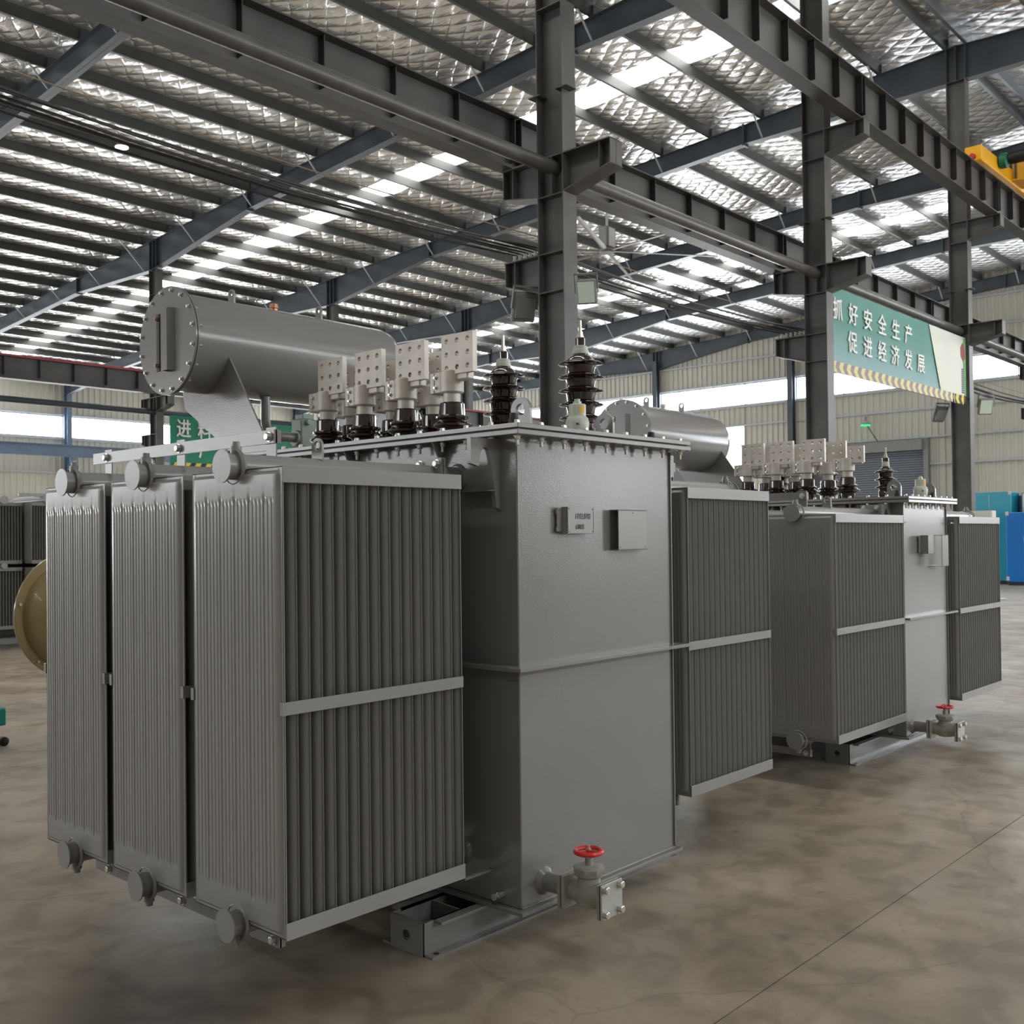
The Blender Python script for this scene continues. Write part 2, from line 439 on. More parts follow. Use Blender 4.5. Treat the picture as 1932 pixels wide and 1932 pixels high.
def depth(y):
    d = .48
    for c in (RY, RL): 
        t = abs(y-c)/5.2
        if t < 1: d = max(d, .48+(.92-.48)*(1-t) if c == RL else .48+.30*(1-t))
    if y > 46: d = max(d, .48+(y-46)*.07)
    if y < -9: d = max(d, .48+(-9-y)*.07)
    return d
def rafter_mesh():
    mb = MB()
    ys = [YA+.1, -9, RY-5.2, RY, RY+5.2, RL-5.2, RL, RL+5.2, 46, YB-.1]
    for a, b_ in zip(ys, ys[1:]):
        for (lo, hi, hw) in ((-1, 0, .007),):
            za, zb = ztop(a), ztop(b_); da, db = depth(a), depth(b_)
            mb.prism([(a, za-da), (b_, zb-db), (b_, zb), (a, za)], 0, -hw, hw)
            mb.prism([(a, za-.014), (b_, zb-.014), (b_, zb), (a, za)], 0, -.11, .11)
            mb.prism([(a, za-da), (b_, zb-db), (b_, zb-db+.016), (a, za-da+.016)], 0, -.11, .11)
    return mb.mesh('rafter', RAFT)
RM = rafter_mesh()
stiff_ys = [RY+5.2, RL-5.2, RL+5.2, RY-5.2]
def stiff(y):
    z, d = ztop(y), depth(y); return MB().box(-.12, y-.025, z-d-.04, .12, y+.025, z+.02).mesh('splice_plate', RAFT)
SM = [stiff(y) for y in stiff_ys]
def endst(y):
    z, d = ztop(y), depth(y); return MB().box(-.11, y-.01, z-d, .11, y+.01, z).mesh('stiffener', RAFT)
EM = [endst(y) for c in (RY, RL) for y in (c-.2, c, c+.2)]
CL = MB().box(-.12, -.006, 0, -.0, .006, .2).box(-.12, -.04, 0, -.11, .04, .2).mesh('purlin_cleat', RAFT)
for k, fx in enumerate(FR):
    r = ob('rafter', RM, None, ceil, (fx, 0, 0))
    for m_ in SM: ob('splice_plate', m_, None, r, (fx, 0, 0))
    for m_ in EM: ob('stiffener', m_, None, r, (fx, 0, 0))
    if k < 2: continue
    for i, y in enumerate(pur_left):
        if y > 45: break
        ob('purlin_cleat', CL, None, r, (fx, y-.05, ztop(y)))
        if i % 2 == 1:
            z, d = ztop(y), depth(y)
            for sx in ((-1,) if k == len(FR)-1 else (-1, 1)):
                ob('fly_brace', MB().tube([(sx*(d+.05), y, z+.05), (sx*.05, y, z-d+.03)], .022, 4), BRACE, r, (fx, 0, 0))

# cladding
def clad_profile(a0, a1, pitch=.28, dep=.05):
    out = []; a = a0
    while a < a1:
        for (t, d) in ((0, 0), (.03, dep), (.07, dep), (.10, 0)):
            if a+t <= a1: out.append((a+t, d))
        a += pitch
    out.append((a1, 0)); return out
def clad(mb, axis, fixed, sgn, a0, a1, z0, z1, pitch=.28):
    p = clad_profile(a0, a1, pitch); vs = []
    for (a, d) in p:
        for z in (z0, z1(a) if callable(z1) else z1):
            vs.append((fixed+sgn*d, a, z) if axis == 'y' else (a, fixed+sgn*d, z))
    return mb.add(vs, [(2*i, 2*i+2, 2*i+3, 2*i+1) for i in range(len(p)-1)])
# back (end) wall at XB with openings
WZ0, WZ1 = 7.92, 8.95
mb = MB()
DO, RO = (24.9, 28.9, 6.95), (16.35, 21.2, 5.25)   # tall daylight opening, roller door
RD = (-13.2, -5.2, 6.8)                            # wide daylight window of the right nave
for (a, b_, z0, z1) in ((YA, RD[0], 0, WZ0), (RD[0], RD[1], 0, 2.8), (RD[0], RD[1], RD[2], WZ0), (RD[1], RO[0], 0, WZ0), (RO[0], RO[1], RO[2], WZ0), (RO[1], DO[0], 0, WZ0), (DO[0], DO[1], DO[2], WZ0), (DO[1], YB, 0, WZ0), (YA, YB, WZ1, lambda y: zfoil(y)+.02)):
    clad(mb, 'y', XB, -1, a, b_, z0, z1)
wb = structure('wall_back', mb, WALL)
for z in (3.2, 4.6, 5.75, 6.95, WZ0-.06, WZ1+.06, 10.1, 11.3):
    segs = [(YA, YB)]
    if z < 5.2: segs = [(YA, RD[0]), (RD[1], RO[0]), (RO[1], DO[0]), (DO[1], YB)]
    elif z < 6.9: segs = [(YA, DO[0]), (DO[1], YB)]
    for (a, b_) in segs:
        if a >= b_: continue
        if z > 9.5: a, b_ = max(a, RY-(12.3-z)/.055+2), min(b_, RY+(12.3-z)/.055-2)
        ob('girt', MB().box(XB-.14, a, z-.035, XB-.031, b_, z+.035), WALLB, wb)
endcols = [-6.9, .4, RY, 15.0, 22.35, RL, 37.0, 44.2]
for y in endcols:
    b0 = MB().box(XB-.44, y-.13, 0, XB-.42, y+.13, ztop(y)-.5).box(XB-.17, y-.13, 0, XB-.15, y+.13, ztop(y)-.5).box(XB-.42, y-.006, 0, XB-.17, y+.006, ztop(y)-.5)
    ob('wall_column', b0, RAFT, wb)
def window(n, axis, fixed, a0, a1, z0, z1, mull, glass=None):
    mb = MB()
    def bx(p0, p1, q0, q1, d=.03):
        if axis == 'y': mb.box(fixed-d, p0, q0, fixed+d, p1, q1)
        else: mb.box(p0, fixed-d, q0, p1, fixed+d, q1)
    bx(a0, a1, z0, z0+.05); bx(a0, a1, z1-.05, z1)
    for a in [a0]+mull+[a1-.05]: bx(a, a+.05, z0, z1)
    f = ob('window_%d' % n, mb, WALLB, kind='structure')
    edges = [a0]+mull+[a1]
    for a, b_ in zip(edges, edges[1:]):
        vs = [(fixed, a, z0), (fixed, b_, z0), (fixed, b_, z1), (fixed, a, z1)] if axis == 'y' else [(a, fixed, z0), (b_, fixed, z0), (b_, fixed, z1), (a, fixed, z1)]
        ob('pane', MB().add(vs, [(0, 1, 2, 3)]), glass or WINM, f)
    return f
ye = [YA+.3]+endcols+[YB-.3]
for a, b_ in zip(ye, ye[1:]):
    wn += 1; m = 2 if b_-a > 5 else 1
    window(wn, 'y', XB-.02, a+.13, b_-.13, WZ0, WZ1, [a+(b_-a)*i/(m+1) for i in range(1, m+1)])
wn += 1; window(wn, 'y', XB-.02, DO[0], DO[1], 0.02, DO[2], [DO[0]+1.05, DO[0]+2.05, DO[0]+3.05])
wn += 1; window(wn, 'y', XB-.02, RD[0], RD[1], 2.8, RD[2], [RD[0]+2, RD[0]+4, RD[0]+6], WIND)
# roller door
dr = structure('door_1', MB().box(XB-.32, RO[0]-.2, 0, XB-.04, RO[0], RO[2]+.45).box(XB-.32, RO[1], 0, XB-.04, RO[1]+.2, RO[2]+.45).box(XB-.5, RO[0], RO[2]-.05, XB-.06, RO[1], RO[2]+.4), GREYD)
mb = MB(); z = 0.
pts = []
while z < RO[2]:
    pts += [(XB-.10, z), (XB-.135, z+.03), (XB-.135, z+.07)]; z += .1
vs = []
for (x, zz) in pts: vs += [(x, RO[0], zz), (x, RO[1], zz)]
mb.add(vs, [(2*i, 2*i+1, 2*i+3, 2*i+2) for i in range(len(pts)-1)])
ob('shutter_slats', mb, DOORM, dr, kind='stuff')
# left wall
LZ0, LZ1 = 6.95, 8.05
mb = MB()
clad(mb, 'x', YB, -1, XA, XB, 0, 1.0, .3); clad(mb, 'x', YB, -1, XA, XB, 3.0, LZ0, .3); clad(mb, 'x', YB, -1, XA, XB, LZ1, zfoil(YB)+.02, .3)
wl = structure('wall_left', mb, WALL)
for z in (3.1, 3.9, 5.2, LZ0-.06, LZ1+.06): ob('girt', MB().box(XA, YB-.14, z-.035, XB, YB-.031, z+.035), WALLB, wl)
for fx in FR:
    ob('wall_column', MB().box(fx-.12, YB-.5, 0, fx+.12, YB-.485, ztop(YB)-.3).box(fx-.12, YB-.17, 0, fx+.12, YB-.155, ztop(YB)-.3).box(fx-.006, YB-.485, 0, fx+.006, YB-.17, ztop(YB)-.3), BLUEB, wl)
for a, b_ in zip(FR[2:], FR[3:]):
    wn += 1; window(wn, 'x', YB-.02, a+.12, b_-.12, LZ0, LZ1, [])
for a, b_ in zip(FR[:-1], FR[1:]): wn += 1; window(wn, 'x', YB-.02, a, b_, 1.0, 3.0, [a+S/2])  # low row hidden behind the transformers, added to brighten the foil
tb = ob('wall_runway_beam', MB().box(FR[0], YB-1.0, 5.95, FR[-1], YB-.75, 5.98).box(FR[0], YB-1.0, 6.5, FR[-1], YB-.75, 6.53).box(FR[0], YB-.88, 5.98, FR[-1], YB-.87, 6.5), BLUEB, wl)
for fx in FR: ob('bracket', MB().prism([(YB-1.05, 5.95), (YB-.5, 5.95), (YB-.5, 5.55), (YB-1.05, 5.75)], 0, fx-.06, fx+.06), BLUEB, wl)
# right wall and front wall (behind the camera)
mb = MB(); clad(mb, 'x', YA, 1, XA, XB, 0, 6.9, .6); clad(mb, 'x', YA, 1, XA, XB, 8.3, zfoil(YA)+.02, .6)
clad(mb, 'x', YA, 1, XA, 2.6, 6.9, 8.3, .6)
structure('wall_right', mb, WALL)
wn += 1; window(wn, 'x', YA+.08, 23.2, 29.2, 3.0, 4.2, [25.2, 27.2])
wn += 1; window(wn, 'x', YA+.08, 25.0, 27.2, 1.1, 2.0, [26.1])
for a, b_ in zip(FR[2:], FR[3:]):
    wn += 1; window(wn, 'x', YA+.02, a+.12, b_-.12, 6.9, 8.3, [])
mb = MB(); clad(mb, 'y', XA, 1, YA, YB, 0, 3.4, .6); clad(mb, 'y', XA, 1, YA, RY, 3.4, 5.6, .6); clad(mb, 'y', XA, 1, YA, YB, 5.6, lambda y: zfoil(y)+.02, .6)
for a, b_ in zip(ye, ye[1:]):
    if a > 5: wn += 1; window(wn, 'y', XA+.02, a+.13, b_-.13, 3.4, 5.6, [], WINF)  # unseen windows added to light the faces turned to this wall
structure('wall_front', mb, WALL)

# ------------------------------------------------------------ columns
def hsec(mb, fx, yc, z0, z1, dy=.20, wx=.125):
    mb.box(fx-wx, yc-dy, z0, fx+wx, yc-dy+.014, z1); mb.box(fx-wx, yc+dy-.014, z0, fx+wx, yc+dy, z1)
    mb.box(fx-.006, yc-dy+.014, z0, fx+.006, yc+dy-.014, z1)
ZC, ZL, ZH = 6.18, 5.04, 8.44
def corbel(mb, fx, y0, y1, zt, hr, he):
    """y0 at the column, y1 at the tip"""
    sg = 1 if y1 > y0 else -1
    mb.prism([(y0, zt-hr), (y1, zt-he), (y1, zt), (y0, zt)], 0, fx-.006, fx+.006)
    mb.box(fx-.125, min(y0, y1), zt-.014, fx+.125, max(y0, y1), zt)
    mb.prism([(y0, zt-hr), (y1, zt-he), (y1, zt-he+.014), (y0, zt-hr+.014)], 0, fx-.125, fx+.125)
    ye_ = y1-sg*.012
    mb.box(fx-.11, min(ye_, y1), zt-he, fx+.11, max(ye_, y1), zt)
    ys = y1-sg*.16; hh = he+(hr-he)*.16/abs(y1-y0)
    mb.box(fx-.11, ys-.005, zt-hh, fx+.11, ys+.005, zt)
def colproto(yc):
    a = MB(); hsec(a, 0, yc, 0.03, ztop(yc)-depth(yc)); a.box(-.2, yc-.3, 0, .2, yc+.3, .03)
    s_ = []
    for z in (ZC, ZC-.46, ZL, ZL-.46, ZH, ZH-.46, ZH+.95):
        s_.append(MB().box(-.12, yc-.186, z-.012, .12, yc+.186, z))
    s_.append(MB().box(-.12, yc-.02, ZC-.45, -.004, yc-.01, ZC-.01))
    c1 = MB(); corbel(c1, 0, yc+.2, yc+.77, ZC, .46, .36)
    c2 = MB(); corbel(c2, 0, yc-.2, yc-.88, ZC, .46, .30)
    c3 = MB(); corbel(c3, 0, yc+.2, yc+.75, ZL, .46, .30)
    c4 = MB(); corbel(c4, 0, yc-.2, yc-.88, ZH, .44, .26)
    c5 = MB().box(-.16, yc+.12, ZC+.75, .02, yc+.30, ZC+.762).box(-.16, yc-.30, ZC+.75, .02, yc-.12, ZC+.762)
    return a, s_, (c1, c2, c3, c4), c5
cm = {}
def column(fx, yc, label, group=None, high=True):
    t = thing('steel_column', label, 'column', (fx, yc, 0), group)
    if yc not in cm:
        a, s_, cc, c5 = colproto(yc)
        cm[yc] = (a.mesh('shaft', STEEL), [q.mesh('stiffener', STEEL) for q in s_], [q.mesh('corbel', STEEL) for q in cc], c5.mesh('cleat', STEEL))
    a, s_, cc, c5 = cm[yc]
    ob('shaft', a, None, t, (fx, 0, 0))
    for i, q in enumerate(s_): 
        if high or i not in (4, 5): ob('stiffener', q, None, t, (fx, 0, 0))
    for i, q in enumerate(cc):
        if high or i != 3: ob('corbel', q, None, t, (fx, 0, 0))
    ob('cleat', c5, None, t, (fx, 0, 0))
    return t
names7 = {3: 'tall dark grey steel column with corbels rising behind the nearest transformer tank',
          4: 'grey steel column at the left edge of the teal safety banner',
          5: 'grey steel column at the right end of the teal safety banner, electrical box on it',
          6: 'farther grey steel column of the crane row past the teal banner'}
for k in range(1, 8):
    column(FR[k], RY, names7.get(k, 'dark grey steel column of the crane row outside the view'), None if k in names7 else 'crane row columns beyond the frame')
names30 = {4: 'distant steel column standing behind the round end of the oil tank',
           5: 'distant steel column between the oil tank and the first flat terminals',
           6: 'distant steel column just right of the tallest flat terminals'}
for k in range(1, 8):
    column(FR[k], RL, names30.get(k, 'distant steel column of the far crane row'), None if k in names30 else 'far crane row columns', high=False)

# ------------------------------------------------------------ runway beams
def runway(name, fx, y, z0, h, wd, label, group, rail=None, nst=7, mat_=STEELR):
    t = thing(name, label, 'crane beam', (fx, y, z0), group)
    mb = MB().box(fx+.01, y-wd/2, z0, fx+S-.01, y+wd/2, z0+.016).box(fx+.01, y-wd/2-.02, z0+h-.016, fx+S-.01, y+wd/2+.02, z0+h).box(fx+.01, y-.006, z0+.016, fx+S-.01, y+.006, z0+h-.016)
    ob('girder', mb, mat_, t)
    sm = MB().box(-.006, -wd/2+.01, z0+.10, .006, wd/2-.01, z0+h-.016).mesh('stiffener', DSTEEL)
    for i in range(nst+1):
        x = fx+.06+(S-.12)*i/nst
        ob('stiffener', sm, None, t, (x, y, 0))
    if rail: ob('rail', MB().box(fx+.01, y-.03, z0+h, fx+S-.01, y+.03, z0+h+.07), rail, t)
    return t
lowl = {1: 'dark steel crane beam at the top left, in front of the foil ceiling', 2: 'dark steel crane beam running into the near tall column from the left',
        3: 'dark steel crane beam between the near column and the banner column', 4: 'dark steel crane beam above the teal banner', 5: 'dark steel crane beam past the teal banner, at right edge'}
for k in range(0, 7):
    runway('crane_beam', FR[k], RY+.70, ZC, .66, .22, lowl.get(k, 'low crane beam of the near column row outside the view'), None if k in lowl else 'low crane beams beyond the frame')
hil = {3: 'high crane beam with closely spaced stiffeners crossing the top right corner', 4: 'high crane beam reaching from the banner column to the yellow crane', 5: 'high crane beam under the yellow crane at the right edge'}
for k in range(1, 7):
    runway('crane_beam', FR[k], RY-.72, ZH, .72, .26, hil.get(k, 'high crane beam of the near column row outside the view'), None if k in hil else 'high crane beams beyond the frame', rail=PINKM, nst=8)
for k in range(1, 7):
    runway('crane_beam', FR[k], RL-.70, ZC, .62, .26, 'distant crane beam with a red rail left of the big oil tank' if k == 3 else 'distant crane beam carrying a thin red rail', None if k == 3 else 'red railed crane beams', rail=REDP)
strl = {2: 'round steel strut pipe running into the near tall column from the left', 3: 'round steel strut pipe between the near column and the banner column', 4: 'round steel pipe from which the teal banner hangs'}
for k in range(1, 6):
    o = ob('strut_pipe', MB().cyl((FR[k]+.02, RY, 6.05), (FR[k+1]-.02, RY, 6.05), .085, 18), RUSTP)
    tag(o, strl.get(k, 'round steel strut pipe of the column row at the edge of the picture'), 'pipe', None if k in strl else 'strut pipes at the picture edges')
for k in range(2, 6):
    o = ob('strut_pipe', MB().cyl((FR[k]+.02, RL, 5.72), (FR[k+1]-.02, RL, 5.72), .09, 12), RAFT)
    tag(o, 'distant round strut pipe under the red railed crane beam', 'pipe', 'far strut pipes')

# conductor cables on the lower corbels
for i in range(6):
    y = RY+.26+i*.085
    pts = []
    for k in range(1, 8):
        for t in (0, .25, .5, .75):
            pts.append((FR[k]+S*t, y+.004*math.sin(k+i), ZL+.116-.10*math.sin(math.pi*t)*(1+.35*math.sin(i*2.3+k))))
    o = ob('overhead_cable', MB().tube(pts, .013, 6), BLACKC)
    tag(o, 'black power cable strung along the lower corbels of the columns', 'cable', 'parallel black overhead cables')
pts = [(FR[1]+S*t/4, RY+.24, ZL+.24-.06*math.sin(math.pi*(t % 4)/4)) for t in range(0, 28)]
tag(ob('overhead_cable', MB().tube(pts, .007, 5), BEIGEC), 'thin beige cable running just above the black overhead cables', 'cable')
for k in range(2, 7):
    t = thing('cable_insulators', 'white insulators on the lower corbel of the near tall column' if k == 3 else 'white insulators on a lower corbel holding the cables', 'insulators', (FR[k], RY+.45, ZL), None if k == 3 else 'cable insulators on the corbels')
    for i in range(6): ob('insulator', MB().lathe([(.028, 0), (.018, .03), (.03, .045), (.018, .06), (.022, .1)], 8, (FR[k], RY+.26+i*.085, ZL)), PALEG, t)

# ------------------------------------------------------------ ceiling fan
FC = Vector((23.2, 17.35, 9.68))
t = thing('ceiling_fan', 'very large six bladed ceiling fan hanging from the roof right of the tall column', 'fan', FC)
ob('down_rod', MB().cyl(FC+Vector((0, 0, .1)), (FC.x, FC.y, ztop(FC.y)-.45), .035, 8), BRACE, t)
ob('motor_housing', MB().box(FC.x-.22, FC.y-.14, FC.z+.08, FC.x+.22, FC.y+.14, FC.z+.66, .02), GREYD, t)
mp = MB(); mp.box(FC.x-.12, FC.y-.17, FC.z+.1, FC.x+.14, FC.y-.145, FC.z+.62)
ob('motor_plate', mp, CABG, t)
ob('hub', MB().lathe([(.2, -.05), (.24, 0), (.2, .06)], 16, FC), GREYD, t)
for i in range(6):
    a = R(60*i+24); d = Vector((math.cos(a), math.sin(a), 0)); n = Vector((-d.y, d.x, 0))
    q = []
    for r_, hw in ((.2, .05), (3.3, .04)):
        for (s_, dz) in ((-1, -.018), (0, .02), (1, .012)): q.append(FC+d*r_+n*hw*s_*1.4+Vector((0, 0, dz)))
        q.append(FC+d*r_+Vector((0, 0, -.02)))
    ob('fan_blade', MB().add(q, [(0, 1, 2, 3), (7, 6, 5, 4), (0, 4, 5, 1), (1, 5, 6, 2), (2, 6, 7, 3), (3, 7, 4, 0)]), ALU, t)

# ------------------------------------------------------------ floodlights
def flood(p, yaw, label, tilt=-25, s=1.):
    t = thing('floodlight', label, 'lamp', p)
    rot = Matrix.Translation(p) @ Matrix.Rotation(R(yaw), 4, 'Z') @ Matrix.Rotation(R(tilt), 4, 'Y') @ Matrix.Scale(s, 4)
    def q(mb): mb.v = [tuple(rot @ Vector(v)) for v in mb.v]; return mb
    ob('housing', q(MB().box(-.10, -.15, -.18, -.02, .15, .18, .02).box(-.14, -.12, -.12, -.10, .12, .12)), GREYD, t)
    ob('lens', q(MB().box(-.02, -.12, -.15, -.012, .12, .15)), LED, t)
    ob('bracket', q(MB().box(-.10, -.17, -.02, -.06, -.155, .26).box(-.10, .155, -.02, -.06, .17, .26).box(-.10, -.17, .24, -.06, .17, .26)), GREYD, t)
flood((9.32, 7.28, 4.46), 210, 'floodlight on the right side of the near tall column, grey lens showing', 25, .8)
flood((9.44, 8.36, 4.50), 60, 'dark back of a floodlight on the left side of the near tall column')
flood((23.1, 8.30, 4.3), 60, 'dark back of a floodlight left of the column at the banner end')
flood((23.2, 7.30, 4.35), 215, 'small floodlight right of the column at the banner end', 25)

# lit high bay lamp under the near roof
t = thing('high_bay_lamp', 'small lit high bay lamp hanging behind the black cables at upper left', 'lamp', (12.08, 23.55, 11.2))
ob('lamp_body', MB().lathe([(.05, .15), (.10, .10), (.15, .02), (.16, 0)], 16, (12.08, 23.55, 11.2)), GREYD, t)
ob('lens', MB().lathe([(.15, -.01), (.15, .0)], 16, (12.08, 23.55, 11.2)), HLAMP, t)
ob('hook_rod', MB().cyl((12.08, 23.55, 11.35), (12.08, 23.55, 11.52), .012, 6), GREYD, t)

# green wall lamp
t = thing('wall_lamp', 'small green lamp hanging from a rail on the far cladding wall', 'lamp', (43.75, 18.8, 6.45))
ob('shade', MB().lathe([(.05, .4), (.07, .22), (.20, .1), (.22, .05)], 14, (43.75, 18.8, 6.4)), GREYD, t)
ob('lens', MB().lathe([(.2, 0), (.21, .06)], 14, (43.75, 18.8, 6.39)), GLED, t)
ob('lead', MB().tube([(43.75, 18.8, 6.5), (43.8, 18.5, 6.0), (43.85, 18.2, 5.5)], .02, 5), BLACKC, t)

# ------------------------------------------------------------ banners
def banner(name, label, x0, x1, y, z0, z1, m, wave=.02):
    nx = 40; vs = []
    for i in range(nx+1):
        x = x0+(x1-x0)*i/nx; dy = wave*math.sin(i*.9)*.6
        vs += [(x, y+dy, z0), (x, y+dy, z1)]
    n = len(vs); vs += [(x, yy+.006, z) for (x, yy, z) in vs]
    fs = [(2*i, 2*i+2, 2*i+3, 2*i+1) for i in range(nx)]+[(n+2*i, n+2*i+1, n+2*i+3, n+2*i+2) for i in range(nx)]
    t = thing(name, label, 'banner', (x0, y, z0))
    ob('cloth', MB().add(vs, fs), m, t)
    return t
by = 7.70; bx0, bx1, bz0, bz1 = 16.52, 23.12, 4.42, 5.88
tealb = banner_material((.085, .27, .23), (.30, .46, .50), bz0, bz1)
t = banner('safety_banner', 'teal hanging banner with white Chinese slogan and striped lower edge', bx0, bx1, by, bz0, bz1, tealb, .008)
wedge = MB().prism([(21.0, bz1-.01), (23.10, bz1-.01), (23.10, bz0+.19), (21.6, bz0+.19)], 1, by-.018, by-.014)
WEDG = mat('banner_pale', (.62, .66, .55), .6, var=.25, vs=1.2, c2=(.70, .70, .68))
ob('pale_panel', wedge, WEDG, t)
ob('green_edge', MB().prism([(22.96, bz1-.02), (23.10, bz1-.02), (23.10, bz0+.18), (23.0, bz0+.18), (22.93, 5.3)], 1, by-.022, by-.019), mat('banner_leaf', (.16, .42, .12), .6, var=.4, vs=3), t)
ob('red_motif', MB().prism([(22.78, 5.62), (22.90, 5.74), (23.03, 5.66), (23.05, 5.42), (22.93, 5.34), (22.80, 5.44)], 1, by-.026, by-.023), mat('banner_red', (.30, .02, .03), .6, var=.3, vs=8), t)
tw = MB()
for i in range(12): tw.box(22.83, by-.027, 4.66+i*.045, 22.97, by-.024, 4.66+i*.045+.028)
ob('slatted_motif', tw, mat('banner_navy', (.05, .08, .12), .6), t)
def chevrons(t, x0, x1, y, z0, h, n, fade, ma, mb_):
    p = (x1-x0)/n; A, B = MB(), MB()
    for i in range(n):
        for (mbx, o_) in ((A, 0), (B, .5)):
            a = x0+p*(i+o_); b_ = min(a+p*.5, x1)
            if a > x1-.12: continue
            mbx.prism([(a+.10, z0), (b_+.10, z0), (b_, z0+h/2), (b_+.06, z0+h), (a+.06, z0+h), (a, z0+h/2)] if b_+.1 <= x1 else [(a, z0), (x1, z0), (x1, z0+h), (a, z0+h)], 1, y-.022, y-.016)
    ob('yellow_chevrons', A, ma, t); ob('dark_chevrons', B, mb_, t)
chevrons(t, bx0, 22.42, by, bz0, .19, 20, 0, PALEY, STRIPE_P)
chevrons(t, 22.44, 23.11, by, bz0, .19, 2, 0, STRIPE_Y, STRIPE_K)
row1 = '抓好安全生产'; row2 = '促进经济发展'
cx1 = [16.80, 17.42, 18.04, 18.67, 19.31, 19.92]
cx2 = [17.38, 18.02, 18.65, 19.26, 19.90, 20.54]
for c, x in zip(row1, cx1): text('character', c, .40, t, (x, by-.02, 5.48), WHITE, .009, squeeze=.95)
for c, x in zip(row2, cx2): text('character', c, .40, t, (x, by-.02, 4.99), WHITE, .009, squeeze=.95)
gz0, gz1 = 3.98, 5.66
GB = mat('banner_green', (.0, .22, .13), .5, var=.1)
t = banner('notice_banner', 'green notice banner with white Chinese characters behind the oil tank bracket', 16.75, 23.0, RL-.11, gz0, gz1, GB, .01)
for c, x in zip('进料检验', (17.22, 17.97, 18.70, 19.45)): text('character', c, .62, t, (x, RL-.135, 5.22), WHITE, .012, squeeze=.85)
for c, x in zip('产品品质', (18.0, 18.75, 19.5, 20.25)): text('character', c, .62, t, (x, RL-.135, 4.60), WHITE, .012, squeeze=.85)
chevrons(t, 16.85, 22.9, RL-.11, gz0, .2, 16, 0, STRIPE_Y, STRIPE_K)

# ------------------------------------------------------------ transformers
ZT = 1.0
def bolt_mesh(r=.012, grip=.05, stud=.03):
    """one bolt: head on top at z=0, washer, shank through, washer, nut and stud end below -grip"""
    m = MB().lathe([(r*.6, -grip-.016-stud), (r*.6, -grip-.016), (r*.9, -grip-.016), (r, -grip-.014), (r, -grip-.003), (r*1.35, -grip-.003), (r*1.35, -grip), (r*.5, -grip),
                    (r*.5, 0), (r*1.35, 0), (r*1.35, .003), (r, .003), (r, .014), (r*.9, .016)], 8)
    return m.mesh('bolt', ZINC)
BOLT = bolt_mesh(.0115, .048, .022)
def hbolt_mesh(r, ax, l=.02):
    m = MB().lathe([(r*1.35, 0), (r*1.35, .003), (r, .003), (r, l*.75), (r*.8, l*.85)], 8, (0, 0, 0), ax)
    return m.mesh('bolt', ZINC)
HBX = hbolt_mesh(.0145, (-1, 0, 0)); HBXs = hbolt_mesh(.008, (-1, 0, 0), .014); HBY = hbolt_mesh(.015, (0, -1, 0), .022)
HBXm = hbolt_mesh(.0095, (-1, 0, 0), .016)

# --- radiator fins
def smooth(t): t = max(0., min(1., t)); return t*t*(3-2*t)
def fin_detail(W, H, T):
    """pressed panel in the Y-Z plane; +-T/2 in X, with seam flange and grooves"""
    ng = 22; span = W-.07; pit = span/ng
    gro = []
    for i in range(ng):
        big = (i % 4 == 2) if ng == 22 else False
        gro.append((.035+pit*(i+.5), big))
    ys = [0, .012, .020, .030]
    for (g, big) in gro:
        hw = .0085 if big else .0050
        ys += [g-hw, g-hw*.5, g+hw*.5, g+hw]
    ys += [W-.030, W-.020, W-.012, W]
    z0, z1 = .105, H-.105
    zs = [0, .012, .024, .04, z0-.02, z0-.008, z0, z0+.01, z0+.025, H*.33, H*.66, z1-.025, z1-.01, z1, z1+.008, z1+.02, H-.04, H-.024, H-.012, H]
    def h(y, z):
        e = min(y, W-y, z, H-z); b_ = .0015+(T/2-.0015)*smooth((e-.012)/.014)
        for (g, big) in gro:
            hw = .0085 if big else .0050
            d = abs(y-g)
            if d <= hw+1e-6:
                q = 1 if d < hw*.6 else 0.
                ze = min(z-z0+(.012 if big else 0), z1-z+(.012 if big else 0))
                b_ -= q*(.0034 if big else .0022)*smooth(ze/.014)
        return b_
    mb = MB(); ny, nz = len(ys), len(zs)
    for sg in (-1, 1):
        mb.add([(sg*h(y, z), y, z) for z in zs for y in ys], [(j*ny+i, j*ny+i+1, (j+1)*ny+i+1, (j+1)*ny+i) for j in range(nz-1) for i in range(ny-1)])
    mb.box(-.0015, -.001, -.001, .0015, W+.001, .003).box(-.0015, -.001, H-.003, .0015, W+.001, H+.001).box(-.0015, -.001, 0, .0015, .003, H).box(-.0015, W-.003, 0, .0015, W+.001, H)
    return mb.mesh('fin', GREYR)
def fin_simple(W, H, T, m):
    ys = [(0, .0016), (.008, .0018), (.013, T/2*.42), (.020, T/2*.75), (.030, T/2*.96), (.040, T/2)]; ys = ys+[(W-y, t) for (y, t) in reversed(ys)]
    poly = [(-t, y) for (y, t) in ys]+[(t, y) for (y, t) in reversed(ys)]
    return MB().prism(poly, 2, .012, H-.012).box(-.0016, 0, 0, .0016, W, H).mesh('fin', m)
fins = {}
